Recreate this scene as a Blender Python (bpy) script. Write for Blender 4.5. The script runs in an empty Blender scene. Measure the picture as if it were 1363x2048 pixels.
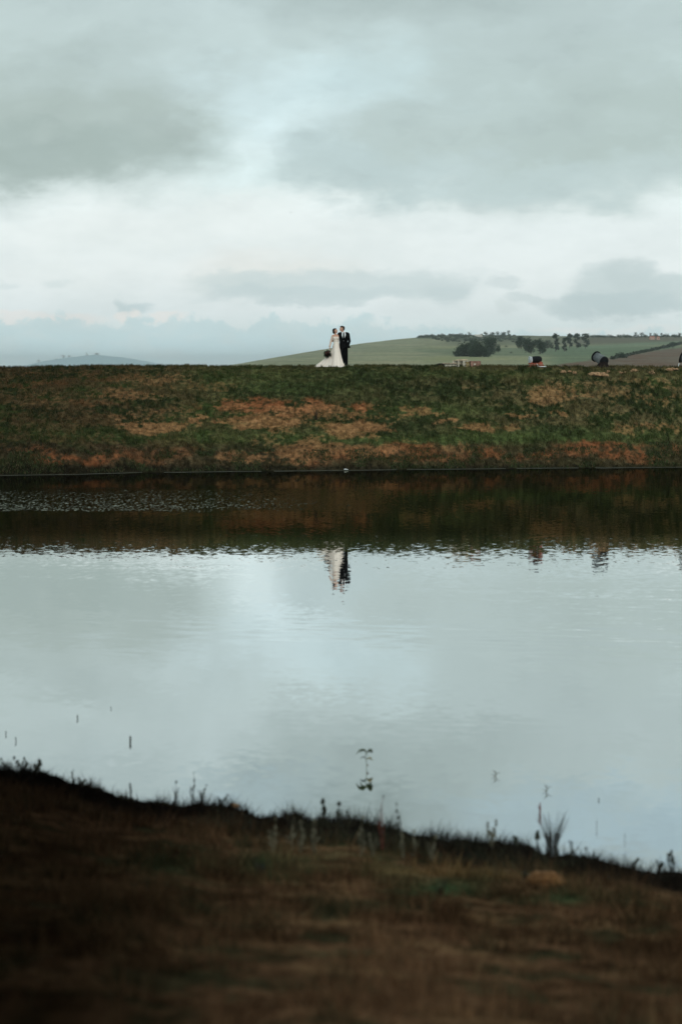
import bpy, bmesh, math, random
import numpy as np
from mathutils import Vector, Matrix
R_ = math.radians
random.seed(7); rng = np.random.default_rng(11)
scene = bpy.context.scene
C = scene.collection
F = 85.0/36.0*2048.0        # focal length expressed in rows of the full photograph
HOR = 737.0                 # row of the horizon
CAMZ = 4.0                  # eye above the water

# ------------------------------------------------------------------ camera
cam_d = bpy.data.cameras.new('camera'); cam = bpy.data.objects.new('camera', cam_d); C.objects.link(cam)
cam.location = (0, 0, CAMZ); cam.rotation_euler = (R_(90), 0, 0)
cam_d.sensor_fit = 'VERTICAL'; cam_d.sensor_height = 36; cam_d.lens = 85
cam_d.shift_y = -(1024-HOR)/2048
cam_d.clip_end = 60000; cam_d.clip_start = 0.1
cam_d.dof.use_dof = True; cam_d.dof.focus_distance = 107; cam_d.dof.aperture_fstop = 2.2
scene.camera = cam
vs = scene.view_settings
vs.view_transform = 'Standard'; vs.look = 'None'; vs.exposure = 0; vs.gamma = 1; vs.use_curve_mapping = False

def lin(c):
    return tuple(((v/255)/12.92 if v/255 <= .04045 else ((v/255+.055)/1.055)**2.4) for v in c)

# ------------------------------------------------------------------ node helper
class NT:
    def __init__(s, nt): s.nt = nt; s.nt.nodes.clear()
    def n(s, t, **kw):
        nd = s.nt.nodes.new(t)
        for k, v in kw.items(): setattr(nd, k, v)
        return nd
    def put(s, sock, v):
        if isinstance(v, bpy.types.NodeSocket): s.nt.links.new(v, sock)
        elif v is not None: sock.default_value = v
    def m(s, op, a, b=None, c=None, clamp=False):
        nd = s.n('ShaderNodeMath', operation=op, use_clamp=clamp)
        s.put(nd.inputs[0], a); s.put(nd.inputs[1], b); s.put(nd.inputs[2], c)
        return nd.outputs[0]
    def v(s, op, a, b=None, c=None, out=0):
        nd = s.n('ShaderNodeVectorMath', operation=op)
        s.put(nd.inputs[0], a); s.put(nd.inputs[1], b)
        if c is not None: s.put(nd.inputs[2], c)
        return nd.outputs[out]
    def xyz(s, x=0., y=0., z=0.):
        nd = s.n('ShaderNodeCombineXYZ'); s.put(nd.inputs[0], x); s.put(nd.inputs[1], y); s.put(nd.inputs[2], z); return nd.outputs[0]
    def sep(s, v):
        nd = s.n('ShaderNodeSeparateXYZ'); s.put(nd.inputs[0], v); return nd.outputs
    def noise(s, vec, scale=1., detail=4., rough=.5, dist=0., col=False):
        nd = s.n('ShaderNodeTexNoise'); s.put(nd.inputs['Vector'], vec)
        nd.inputs['Scale'].default_value = scale; nd.inputs['Detail'].default_value = detail
        nd.inputs['Roughness'].default_value = rough; nd.inputs['Distortion'].default_value = dist
        return nd.outputs['Color' if col else 'Fac']
    def step(s, x, a, b, lo=0., hi=1.):
        nd = s.n('ShaderNodeMapRange', interpolation_type='SMOOTHSTEP')
        s.put(nd.inputs[0], x); s.put(nd.inputs[1], a); s.put(nd.inputs[2], b); s.put(nd.inputs[3], lo); s.put(nd.inputs[4], hi)
        return nd.outputs[0]
    def mix(s, f, a, b, mode='MIX'):
        nd = s.n('ShaderNodeMix', data_type='RGBA', blend_type=mode)
        s.put(nd.inputs[0], f)
        for sock, v in ((nd.inputs[6], a), (nd.inputs[7], b)):
            if isinstance(v, tuple) and len(v) == 3: v = v+(1,)
            s.put(sock, v)
        return nd.outputs[2]

# ------------------------------------------------------------------ world: cloudy evening sky, laid out by azimuth and elevation
SUN_EL, SUN_AZ = R_(24), R_(205)       # the veiled sun stands behind the camera, to the right
w = bpy.data.worlds.new('World'); scene.world = w; w.use_nodes = True
t = NT(w.node_tree)
gen = t.n('ShaderNodeTexCoord').outputs['Generated']
gx, gy, gz = t.sep(gen)
az = t.m('MULTIPLY', t.m('ARCTAN2', gx, gy), F)                       # "pixels" of azimuth
el = t.m('MULTIPLY', t.m('DIVIDE', gz, t.m('MAXIMUM', t.m('SQRT', t.m('ADD', t.m('MULTIPLY', gx, gx), t.m('MULTIPLY', gy, gy))), .02)), F)
px = t.m('ADD', az, 681.5)
row = t.m('SUBTRACT', HOR, t.m('MINIMUM', el, 9000.))
P = t.xyz(px, row, 0.)
Pn = t.v('MULTIPLY', P, (.5, 1., 1.))
big = t.v('SUBTRACT', t.noise(Pn, 1/170, 5, .5, col=True), (.5, .5, .5))
sml = t.v('SUBTRACT', t.noise(Pn, 1/52, 6, .62, col=True), (.5, .5, .5))
P1 = t.v('ADD', t.v('ADD', P, t.v('MULTIPLY', big, (430., 240., 0.))), t.v('MULTIPLY', sml, (190., 120., 0.)))   # wispy big clouds
P2 = t.v('ADD', t.v('ADD', P, t.v('MULTIPLY', big, (110., 44., 0.))), t.v('MULTIPLY', sml, (110., 75., 0.)))     # small clouds
ramp = t.n('ShaderNodeValToRGB'); r = ramp.color_ramp
RAMP = [(-1600,(150,166,170)),(-700,(158,176,180)),(-330,(168,186,189)),(-120,(180,198,200)),(0,(190,206,207)),(150,(196,213,215)),(300,(206,222,224)),
        (380,(222,234,236)),(450,(230,239,242)),(560,(231,239,242)),(625,(226,236,240)),(690,(215,232,235)),(740,(206,229,232))]
def rp(v): return (v+1600)/2400
while len(r.elements) < len(RAMP): r.elements.new(.5)
for e, (p, c) in zip(r.elements, RAMP): e.position = rp(p)
for e, (p, c) in zip(r.elements, RAMP): e.color = lin(c)+(1,)
rown = t.m('ADD', row, t.m('MULTIPLY', t.sep(big)[0], 120.))
t.put(ramp.inputs[0], t.m('DIVIDE', t.m('ADD', row, 1600.), 2400.))
col = ramp.outputs[0]
BL = [ # cx, row, rx, ry, colour, opacity, softness, warp
 (530, 235, 190, 125, (216,236,240), .95, .7, 1), (540, 290, 110, 50, (226,240,243), .8, .7, 1), (330, 480, 420, 60, (234,241,242), .6, .7, 1), (740, 135, 200, 60, (206,226,230), .8, .7, 1), (370, 60, 120, 70, (200,218,221), .6, .7, 1), (620, 300, 60, 40, (222,236,240), .8, .7, 1),
 (140, 240, 290, 130, (168,183,181), .95, .6, 1), (90, 318, 230, 50, (160,176,174), .85, .55, 1), (330, 120, 260, 60, (182,198,200), .6, .8, 1),
 (1020, 250, 420, 140, (182,198,198), .95, .5, 1), (1250, 230, 300, 120, (174,190,189), .75, .6, 1), (700, 340, 140, 70, (180,198,201), .85, .5, 1), (700, 220, 50, 60, (186,203,206), .7, .6, 1),
 (870, 190, 260, 80, (184,201,203), .6, .6, 1), (1020, 345, 330, 45, (190,208,212), .6, .6, 1),
 (1100, 40, 420, 90, (176,192,194), .7, .7, 1), (200, 20, 330, 60, (184,200,202), .6, .7, 1),
 (560, -20, 190, 60, (202,219,223), .6, .8, 1), (150, -120, 300, 90, (172,188,191), .7, .8, 1), (520, -140, 140, 60, (176,200,212), .7, .8, 1),
 (800, -80, 280, 120, (158,174,174), .8, .7, 1), (700, -240, 260, 110, (142,158,158), .85, .6, 1), (420, -200, 150, 60, (172,198,210), .8, .6, 1),
 (1230, -160, 260, 60, (170,196,210), .7, .7, 1), (1100, -240, 200, 60, (168,184,186), .6, .6, 1), (150, -260, 260, 60, (168,186,190), .6, .8, 1),
 (560, 235, 140, 75, (212,232,238), .75, .8, 1), (700, 165, 130, 40, (200,222,228), .65, .8, 1), (470, 175, 90, 50, (204,224,230), .5, .8, 1),
 (550, 548, 150, 42, (233,234,232), .65, .7, 2), (700, 572, 250, 34, (203,217,221), .85, .45, 2), (500, 568, 110, 26, (206,219,222), .7, .5, 2),
 (600, 594, 190, 17, (196,212,217), .7, .5, 2), (890, 594, 60, 24, (198,213,218), .8, .5, 2), (900, 576, 60, 10, (208,220,224), .5, .6, 2),
 (1240, 585, 95, 48, (200,214,218), .85, .4, 2), (1275, 555, 46, 32, (198,212,216), .8, .5, 2), (1360, 592, 60, 36, (196,211,215), .85, .4, 2), (1220, 608, 130, 20, (188,205,210), .8, .5, 2),
 (1010, 573, 26, 13, (208,220,224), .8, .6, 2), (1045, 601, 42, 8, (206,219,223), .7, .6, 2), (1010, 622, 16, 12, (214,225,228), .6, .6, 2),
 (264, 609, 30, 13, (190,209,215), .75, .8, 2), (238, 600, 11, 16, (196,213,218), .7, .6, 2), (112, 564, 24, 8, (212,225,228), .5, .9, 2), (12, 569, 24, 7, (208,222,226), .5, .9, 2),
 (40, 634, 60, 14, (238,232,230), .8, .6, 2), (140, 636, 60, 16, (238,232,230), .9, .6, 2), (246, 630, 24, 16, (246,238,234), .95, .5, 2), (325, 634, 36, 12, (242,235,232), .8, .6, 2),
 (1240, 657, 130, 9, (240,240,240), .6, .6, 2), (1120, 655, 50, 10, (240,238,238), .4, .6, 2),
]
for cx, cy, rx, ry, cc, op, sf, wp in BL:
    if wp == 1: sf *= 1.3
    if cc[0] > 236: op *= .6
    d = t.v('LENGTH', t.v('MULTIPLY', t.v('SUBTRACT', (P1 if wp == 1 else P2), (cx, cy, 0.)), (1/rx, 1/ry, 0.)), out=1)
    col = t.mix(t.step(d, 1+sf*.8, 1-sf*.8, 0., op), col, lin(cc))
# far cumulus bank low over the land, with a bumpy top that sinks towards the right
bump = t.m('ADD', t.m('MULTIPLY', t.sep(t.noise(t.xyz(px, t.m('MULTIPLY', row, .9), 3.), 1/85, 3, .5, col=True))[0], 75.), t.m('MULTIPLY', t.noise(t.xyz(px, row, 9.), 1/30, 5, .6), 70.))
top = t.m('ADD', t.step(px, 620., 1150., 564., 592.), bump)
bm_ = t.step(row, top, t.m('ADD', top, 14.))
bank = t.mix(t.step(row, 645., 700.), lin((201,223,229)), lin((204,231,239)))
bank = t.mix(t.m('MULTIPLY', t.step(t.noise(Pn, 1/40, 4, .5), .45, .62), .35), bank, lin((214,228,231)))
col = t.mix(t.m('MULTIPLY', bm_, .95), col, bank)
# inner structure of the clouds at several sizes
cal = t.m('MULTIPLY', t.step(row, 470., 390.), .42); cal = t.m('ADD', cal, .07)
mot = t.m('SUBTRACT', t.noise(t.v('ADD', Pn, t.v('MULTIPLY', sml, (60., 60., 0.))), 1/75, 7, .6), .5)
col = t.mix(t.m('MULTIPLY', t.step(mot, .0, .22), cal), col, t.mix(1., col, (1.13, 1.13, 1.14), 'MULTIPLY'))
col = t.mix(t.m('MULTIPLY', t.step(mot, .0, -.22), cal), col, t.mix(1., col, (.84, .845, .85), 'MULTIPLY'))
col = t.mix(t.m('MULTIPLY', t.step(t.noise(Pn, 1/110, 6, .6), .35, .7), .18), col, lin((172,188,190)))
sky = t.n('ShaderNodeTexSky', sky_type='NISHITA', sun_disc=False, sun_elevation=SUN_EL, sun_rotation=SUN_AZ)
bg1 = t.n('ShaderNodeBackground'); t.put(bg1.inputs[0], sky.outputs[0]); bg1.inputs[1].default_value = .1
bg2 = t.n('ShaderNodeBackground'); t.put(bg2.inputs[0], col)
# the sky is brighter overhead and on the veiled sun's side, behind the camera
col = t.mix(1., col, (1.025, 1.03, 1.0), 'MULTIPLY'); t.put(bg2.inputs[0], col)
gain = t.m('ADD', 1.075, t.m('ADD', t.m('MULTIPLY', t.step(gz, .24, .6), .7), t.m('MULTIPLY', t.step(gy, .3, -.5), .7)))
t.put(bg2.inputs[1], gain)
mx = t.n('ShaderNodeMixShader'); mx.inputs[0].default_value = .97
t.nt.links.new(bg1.outputs[0], mx.inputs[1]); t.nt.links.new(bg2.outputs[0], mx.inputs[2])
wo = t.n('ShaderNodeOutputWorld'); t.nt.links.new(mx.outputs[0], wo.inputs[0])

sd = bpy.data.lights.new('sun', 'SUN'); sun = bpy.data.objects.new('sun', sd); C.objects.link(sun)
sd.energy = 0.9; sd.angle = R_(20); sd.color = (1, .93, .84)
sv = Vector((math.sin(R_(155))*math.cos(SUN_EL), math.cos(R_(155))*math.cos(SUN_EL), math.sin(SUN_EL)))
sun.rotation_euler = sv.to_track_quat('Z', 'Y').to_euler()

# ------------------------------------------------------------------ materials
def mat(name, rgb, rough=.8, var=.0, scale=8., spec=.3, metal=0., attr=False, transl=0., bump=0.):
    m = bpy.data.materials.new(name); m.use_nodes = True; t = NT(m.node_tree)
    b = t.n('ShaderNodeBsdfPrincipled'); o = t.n('ShaderNodeOutputMaterial')
    src = rgb+(1,)
    if attr:
        src = t.n('ShaderNodeAttribute', attribute_name='col').outputs['Color']
    tc = t.n('ShaderNodeTexCoord').outputs['Object']
    if var:
        n = t.noise(tc, scale, 5, .6)
        f = t.m('ADD', 1-var, t.m('MULTIPLY', t.step(n, .3, .7), 2*var))
        src = t.mix(1., src, t.n('ShaderNodeCombineColor').outputs[0], 'MULTIPLY') if False else t.v('SCALE', src if attr else rgb, None)
        t.nt.nodes[-1].inputs['Scale'].default_value = 1; t.put(t.nt.nodes[-1].inputs['Scale'], f)
    t.put(b.inputs['Base Color'], src)
    b.inputs['Roughness'].default_value = rough; b.inputs['Metallic'].default_value = metal
    b.inputs['Specular IOR Level'].default_value = spec
    if bump:
        bn = t.n('ShaderNodeBump'); bn.inputs['Strength'].default_value = .6; bn.inputs['Distance'].default_value = bump
        t.put(bn.inputs['Height'], t.noise(tc, scale*2, 5, .6)); t.put(b.inputs['Normal'], bn.outputs[0])
    if transl:
        tr = t.n('ShaderNodeBsdfTranslucent'); t.put(tr.inputs[0], src)
        ms = t.n('ShaderNodeMixShader'); ms.inputs[0].default_value = transl
        t.nt.links.new(b.outputs[0], ms.inputs[1]); t.nt.links.new(tr.outputs[0], ms.inputs[2]); t.nt.links.new(ms.outputs[0], o.inputs[0])
    else: t.nt.links.new(b.outputs[0], o.inputs[0])
    return m
M = dict(
 soil=mat('bank_soil', (.1,.1,.1), 1, .3, 5, 0., attr=True, bump=.03),
 blade=mat('grass_blades', (.1,.1,.1), 1, 0, 5, 0., attr=True, transl=.25),
 field=mat('field_grass', (.1,.1,.1), 1, .12, .04, .0, attr=True),
 leaf=mat('foliage', (.1,.1,.1), .9, 0, 5, .1, attr=True, transl=.15),
 bark=mat('bark', (.09,.07,.055), .9, .3, 4, .1),
 palebark=mat('pale_bark', (.24,.23,.2), .9, .3, 1, .1),
 skin=mat('skin', (.50,.27,.19), .55, .05, 30, .3), hairb=mat('black_hair', (.007,.005,.0045), .9, .3, 60, .06), hairg=mat('brown_hair', (.030,.014,.008), .9, .3, 60, .05),
 suit=mat('black_suit_cloth', (.0035,.0035,.004), 1, .2, 30, .03), shirt=mat('white_shirt_cloth', (.78,.78,.80), .8, .04, 20, .1),
 tie=mat('black_tie_satin', (.004,.004,.005), .9, .1, 20, .05), shoe=mat('black_shoe_leather', (.008,.008,.008), .35, .1, 20, .5),
 satin=mat('ivory_satin', (.80,.685,.60), .6, .06, 14, .25, bump=.004), tulle=mat('ivory_tulle', (.82,.72,.64), .9, .08, 30, .05, transl=.15),
 lace=mat('ivory_lace', (.70,.60,.52), .8, .25, 90, .15, bump=.003), sleeve=mat('lace_sleeve', (.58,.42,.34), .8, .3, 70, .1),
 eye=mat('eye_white_and_iris', (.05,.035,.03), .3), lip=mat('lips', (.36,.10,.09), .5),
 petal=mat('wine_red_petals', (.022,.004,.006), .9, .4, 40, .05), petal2=mat('dusty_pink_petals', (.16,.06,.055), .9, .2, 40, .05),
 bleaf=mat('bouquet_leaves', (.010,.016,.009), .9, .3, 40, .05), ribbon=mat('white_ribbon', (.6,.56,.5), .6, .05, 20, .3),
 pwood=mat('weathered_pine', (.42,.33,.24), .9, .3, 12, .1, bump=.01), pwood2=mat('grey_pine', (.50,.44,.36), .9, .25, 14, .1, bump=.01),
 redwood=mat('red_brown_boards', (.24,.13,.10), .9, .35, 10, .1, bump=.01), darkwood=mat('dark_timber', (.016,.011,.010), .9, .3, 10, .1),
 iron=mat('black_cast_iron', (.005,.005,.006), .75, .3, 14, .15), greymetal=mat('worn_grey_steel', (.12,.125,.125), .8, .3, 12, .3),
 brick=mat('red_brick', (.26,.07,.045), .9, .35, 14, .1, bump=.01), white=mat('white_paint', (.72,.73,.74), .7, .06, 14, .2),
 palering=mat('chalky_grey_paint', (.42,.43,.44), .8, .35, 12, .1),
 straw=mat('straw_bale', (.27,.21,.11), .95, .5, 45, .05, bump=.02),
 rock=mat('ochre_rock', (.13,.060,.022), .9, .4, 9, .15, bump=.02), clod=mat('ochre_clods', (.30,.18,.10), .95, .35, 12, .05, bump=.03),
 plaster=mat('pale_plaster', (.55,.50,.44), .9, .05, 1, .1), pinkwall=mat('pink_plaster', (.45,.27,.21), .9, .1, 1, .1), roofm=mat('terracotta_roof', (.30,.14,.10), .9, .15, 1, .1),
 window=mat('dark_window', (.03,.035,.04), .2, 0, 5, .5),
 mud=mat('wet_mud', (.012,.010,.008), .6, .4, 6, .3, bump=.03), scum=mat('pale_scum', (.10,.10,.08), .8, .3, 3, .2),
 litter=mat('white_plastic', (.4,.4,.4), .5), bird=mat('bird_feathers', (.02,.02,.022), .8),
 stalkp=mat('pale_dead_stalk', (.10,.092,.062), .9, .3, 30, .1), stalkd=mat('dark_stalk', (.016,.014,.010), .9, .3, 30, .1), redstalk=mat('red_brown_stalk', (.12,.035,.025), .9, .2, 30, .1),
 greenleaf=mat('green_leaf', (.06,.085,.03), .7, .3, 20, .3), tanleaf=mat('tan_leaf', (.30,.26,.14), .8, .2, 20, .2), darkleaf=mat('dark_leaf', (.02,.022,.015), .8, .3, 20, .2),
)

# ------------------------------------------------------------------ mesh helpers
def tag(o, label=None, cat=None, group=None, kind=None):
    if label: o['label'] = label
    if cat: o['category'] = cat
    if group: o['group'] = group
    if kind: o['kind'] = kind
    return o
def empty(name, loc, label, cat, group=None, rz=0):
    o = bpy.data.objects.new(name, None); C.objects.link(o); o.empty_display_size = .2
    o.location = loc; o.rotation_euler = (0, 0, rz)
    return tag(o, label, cat, group)
def link(name, me, m, parent=None, loc=None):
    o = bpy.data.objects.new(name, me); C.objects.link(o)
    if m is not None: me.materials.append(m)
    if parent: o.parent = parent
    if loc is not None: o.location = loc
    return o
def np_mesh(name, v, f, m, parent=None, col=None, smooth=False):
    v = np.asarray(v, np.float32); f = np.asarray(f, np.int32); k = f.shape[1]
    me = bpy.data.meshes.new(name)
    me.vertices.add(len(v)); me.vertices.foreach_set('co', v.ravel())
    me.loops.add(f.size); me.loops.foreach_set('vertex_index', f.ravel())
    me.polygons.add(len(f)); me.polygons.foreach_set('loop_start', np.arange(0, f.size, k, dtype=np.int32))
    me.polygons.foreach_set('use_smooth', np.full(len(f), smooth))
    me.update(calc_edges=True)
    if col is not None:
        a = me.attributes.new('col', 'FLOAT_COLOR', 'POINT')
        c4 = np.ones((len(v), 4), np.float32); c4[:, :3] = np.clip(col, 0, 1); a.data.foreach_set('color', c4.ravel())
    return link(name, me, m, parent)
def bm_obj(name, bm, m, parent=None, smooth=False):
    me = bpy.data.meshes.new(name); bmesh.ops.recalc_face_normals(bm, faces=bm.faces[:])
    bm.to_mesh(me); bm.free()
    for p in me.polygons: p.use_smooth = smooth
    return link(name, me, m, parent)
def box(bm, c, s, rot=(0, 0, 0), bev=.0):
    r = bmesh.ops.create_cube(bm, size=1)
    from mathutils import Euler
    mt = Matrix.Translation(c) @ Euler(rot).to_matrix().to_4x4() @ Matrix.Diagonal((*s, 1))
    bmesh.ops.transform(bm, matrix=mt, verts=r['verts'])
    if bev:
        es = list({e for v in r['verts'] for e in v.link_edges})
        bmesh.ops.bevel(bm, geom=es, offset=bev, segments=1, affect='EDGES')
def tube(bm, pts, rad, seg=8, cap=True):
    pts = [Vector(p) for p in pts]; rings = []
    if not hasattr(rad, '__len__'): rad = [rad]*len(pts)
    for i, p in enumerate(pts):
        d = (pts[min(i+1, len(pts)-1)]-pts[max(i-1, 0)]).normalized()
        a = d.orthogonal().normalized() if i == 0 else (A - d*A.dot(d)).normalized()
        A = a; b = d.cross(a)
        rings.append([bm.verts.new(p+(a*math.cos(k*2*math.pi/seg)+b*math.sin(k*2*math.pi/seg))*rad[i]) for k in range(seg)])
    for q, r2 in zip(rings, rings[1:]):
        for k in range(seg): bm.faces.new((q[k], q[(k+1) % seg], r2[(k+1) % seg], r2[k]))
    if cap: bm.faces.new(rings[0][::-1]); bm.faces.new(rings[-1])
def hull(bm, ends):
    """convex hull of ellipsoids [(centre, radius or (rx,ry,rz)), ...] added as one closed solid"""
    if len(ends) == 1:
        (c, r), = ends
        if not hasattr(r, '__len__'): r = (r, r, r)
        g = bmesh.ops.create_icosphere(bm, subdivisions=2, radius=1)['verts']
        bmesh.ops.transform(bm, matrix=Matrix.Translation(c) @ Matrix.Diagonal((*r, 1)), verts=g); return
    tb = bmesh.new()
    for c, r in ends:
        if not hasattr(r, '__len__'): r = (r, r, r)
        for u in ICO: tb.verts.new((c[0]+u[0]*r[0], c[1]+u[1]*r[1], c[2]+u[2]*r[2]))
    bmesh.ops.convex_hull(tb, input=tb.verts[:])
    for v in list(tb.verts):
        if not v.link_faces: tb.verts.remove(v)
    tb.verts.index_update(); nv = [bm.verts.new(v.co) for v in tb.verts]
    for f in tb.faces: bm.faces.new([nv[v.index] for v in f.verts])
    tb.free()
_b = bmesh.new(); bmesh.ops.create_icosphere(_b, subdivisions=3, radius=1); ICO = [tuple(v.co) for v in _b.verts]; _b.free()
def fused(name, parts, m, parent, voxel=.007, smooth=2):
    """one continuous surface fused out of overlapping tapered solids"""
    bm = bmesh.new()
    for p in parts: hull(bm, p)
    o = bm_obj(name, bm, m, None)
    md = o.modifiers.new('r', 'REMESH'); md.mode = 'VOXEL'; md.voxel_size = voxel
    if smooth:
        s = o.modifiers.new('s', 'SMOOTH'); s.iterations = smooth; s.factor = .6
    dg = bpy.context.evaluated_depsgraph_get()
    me = bpy.data.meshes.new_from_object(o.evaluated_get(dg)); old = o.data
    o.modifiers.clear(); o.data = me; bpy.data.meshes.remove(old); me.name = name
    for p in me.polygons: p.use_smooth = True
    o.parent = parent
    return o

# numpy value noise
def vnoise(x, y, seed=0):
    xi = np.floor(x).astype(np.int64); yi = np.floor(y).astype(np.int64); xf = x-xi; yf = y-yi
    def h(a, b):
        n = (a*374761393 + b*668265263 + seed*1442695041) & 0xffffffff
        n = ((n ^ (n >> 13))*1274126177) & 0xffffffff
        return ((n ^ (n >> 16)) & 0xffff)/65535.
    u = xf*xf*(3-2*xf); v_ = yf*yf*(3-2*yf)
    return (h(xi, yi)*(1-u)+h(xi+1, yi)*u)*(1-v_) + (h(xi, yi+1)*(1-u)+h(xi+1, yi+1)*u)*v_
def fbm(x, y, oct=4, seed=0, gain=.5):
    x = np.asarray(x, float); y = np.asarray(y, float); s = 0; a = 1; tot = 0
    for k in range(oct): s = s+a*vnoise(x*2**k+k*17.3, y*2**k+k*9.1, seed+k); tot += a; a *= gain
    return s/tot
def sstep(x, a, b):
    t_ = np.clip((x-a)/(b-a), 0, 1); return t_*t_*(3-2*t_)
def lerp(a, b, f): f = np.asarray(f)[..., None]; return a*(1-f)+b*f
def to_px(X, Y, Z): return 681.5+F*X/Y, HOR-F*(Z-CAMZ)/Y
def grid(xs, ys):
    X, Y = np.meshgrid(xs, ys); n, m_ = X.shape
    i = np.arange(n*m_).reshape(n, m_)
    f = np.stack([i[:-1, :-1], i[:-1, 1:], i[1:, 1:], i[1:, :-1]], -1).reshape(-1, 4)
    return X.ravel(), Y.ravel(), f
def blades(name, X, Y, Z, h, wd, col, m, lean=.35, parent=None):
    n = len(X); a = rng.uniform(0, 2*np.pi, n); dx = np.cos(a)*wd*.5; dy = np.sin(a)*wd*.5
    b = rng.uniform(0, 2*np.pi, n); l = rng.uniform(0, lean, n)*h
    v = np.empty((n, 3, 3)); v[:, 0] = np.stack([X-dx, Y-dy, Z-.01], 1); v[:, 1] = np.stack([X+dx, Y+dy, Z-.01], 1)
    v[:, 2] = np.stack([X+np.cos(b)*l, Y+np.sin(b)*l, Z+h], 1)
    return np_mesh(name, v.reshape(-1, 3), np.arange(3*n).reshape(-1, 3), m, parent, np.repeat(col, 3, 0))

# ------------------------------------------------------------------ water
def water_mat():
    m = bpy.data.materials.new('lake_water'); m.use_nodes = True; t = NT(m.node_tree)
    b = t.n('ShaderNodeBsdfPrincipled'); o = t.n('ShaderNodeOutputMaterial')
    pos = t.n('ShaderNodeNewGeometry').outputs['Position']; x, y, z = t.sep(pos)
    def slopes(scale, det, off, sx=1., sy=1.):
        return t.v('SUBTRACT', t.noise(t.v('ADD', t.v('MULTIPLY', pos, (sx, sy, 1.)), (off, off, off)), scale, det, .55, col=True), (.5, .5, .5))
    s1 = slopes(1.1, 2, 3., .6, 1.3); s2 = slopes(9., 3, 11., .8, .5); s3 = slopes(19., 2, 23., .8, .22)
    gust = t.step(t.noise(t.v('MULTIPLY', pos, (.35, 1., 1.)), .16, 3, .5), .42, .68)
    fary = t.step(y, 38., 62.)
    # ruffled water: a long patch of glints off the far bank on the left, and a fainter one to the right nearer by
    yy = t.m('ADD', y, t.m('MULTIPLY', t.m('SUBTRACT', t.noise(pos, .25, 3, .6), .5), 7.))
    patch = t.m('MULTIPLY', t.m('MULTIPLY', t.step(yy, 66.5, 69.), t.step(yy, 81.5, 79.)), t.step(t.m('ADD', x, t.m('MULTIPLY', t.noise(pos, .5, 3, .6), 5.)), 7., -4.))
    patchr = t.m('MULTIPLY', t.m('MULTIPLY', t.step(yy, 31., 35.), t.step(yy, 46., 40.)), t.step(x, .5, 4.5))
    a1 = t.m('ADD', .004, t.m('MULTIPLY', gust, .005)); a1 = t.m('ADD', a1, t.m('MULTIPLY', patchr, .02))
    a2 = t.m('ADD', t.m('ADD', .010, t.m('MULTIPLY', gust, .014)), t.m('MULTIPLY', patchr, .022)); a2 = t.m('ADD', a2, t.m('MULTIPLY', fary, .014))
    a3 = t.m('MULTIPLY', patch, .30)
    # slanting cat's-paw ripples
    vr = t.n('ShaderNodeVectorRotate', rotation_type='Z_AXIS'); t.put(vr.inputs['Vector'], pos); vr.inputs['Angle'].default_value = R_(14)
    s4 = t.v('SUBTRACT', t.noise(t.v('MULTIPLY', vr.outputs[0], (.9, 3.4, 1.)), 1.15, 3, .6, dist=.4, col=True), (.5, .5, .5))
    rip = t.m('MULTIPLY', t.step(t.noise(t.v('ADD', t.v('MULTIPLY', pos, (.5, 1., 1.)), (7., 3., 0.)), .11, 3, .55), .44, .6), t.m('MULTIPLY', t.step(y, 25., 31.), t.step(y, 44., 37.)))
    a4 = t.m('ADD', t.m('MULTIPLY', rip, .085), t.m('MULTIPLY', patchr, .05))
    nz4 = t.v('MULTIPLY', s4, t.xyz(t.m('MULTIPLY', a4, .3), a4, 0.)); s3 = t.v('ADD', t.v('MULTIPLY', s3, t.xyz(a3, a3, 0.)), nz4); a3 = 1.
    s = t.v('ADD', t.v('ADD', t.v('MULTIPLY', s1, t.xyz(a1, a1, 0.)), t.v('MULTIPLY', s2, t.xyz(a2, a2, 0.))), t.v('MULTIPLY', s3, t.xyz(a3, a3, 0.)))
    nrm = t.v('NORMALIZE', t.v('ADD', t.v('MULTIPLY', s, (-1., -1., 0.)), (0., 0., 1.)))
    t.nt.nodes.remove(b)
    df = t.n('ShaderNodeBsdfDiffuse'); df.inputs[0].default_value = (.006, .006, .003, 1)
    gl = t.n('ShaderNodeBsdfGlossy'); gl.inputs['Roughness'].default_value = .015; t.put(gl.inputs['Color'], t.mix(t.step(y, 53., 60.), (1., 1., 1., 1), (.34, .34, .28, 1)))  # mirror colour darkened far out, painting in the bank's dark reflection
    fr = t.n('ShaderNodeFresnel'); fr.inputs['IOR'].default_value = 1.333
    for q in (df.inputs['Normal'], gl.inputs['Normal'], fr.inputs['Normal']): t.put(q, nrm)
    ms = t.n('ShaderNodeMixShader'); t.put(ms.inputs[0], t.m('MULTIPLY', t.m('POWER', fr.outputs[0], .18), .97))
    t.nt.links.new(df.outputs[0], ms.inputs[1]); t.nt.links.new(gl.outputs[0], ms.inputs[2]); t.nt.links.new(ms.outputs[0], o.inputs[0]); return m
wx, wy, wf = grid(np.linspace(-150, 150, 31), np.linspace(4, 103, 12))
tag(np_mesh('water', np.stack([wx, wy, 0*wx], 1), wf, water_mat()), 'calm dark lake reflecting the clouds', None, None, 'structure')

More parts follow.
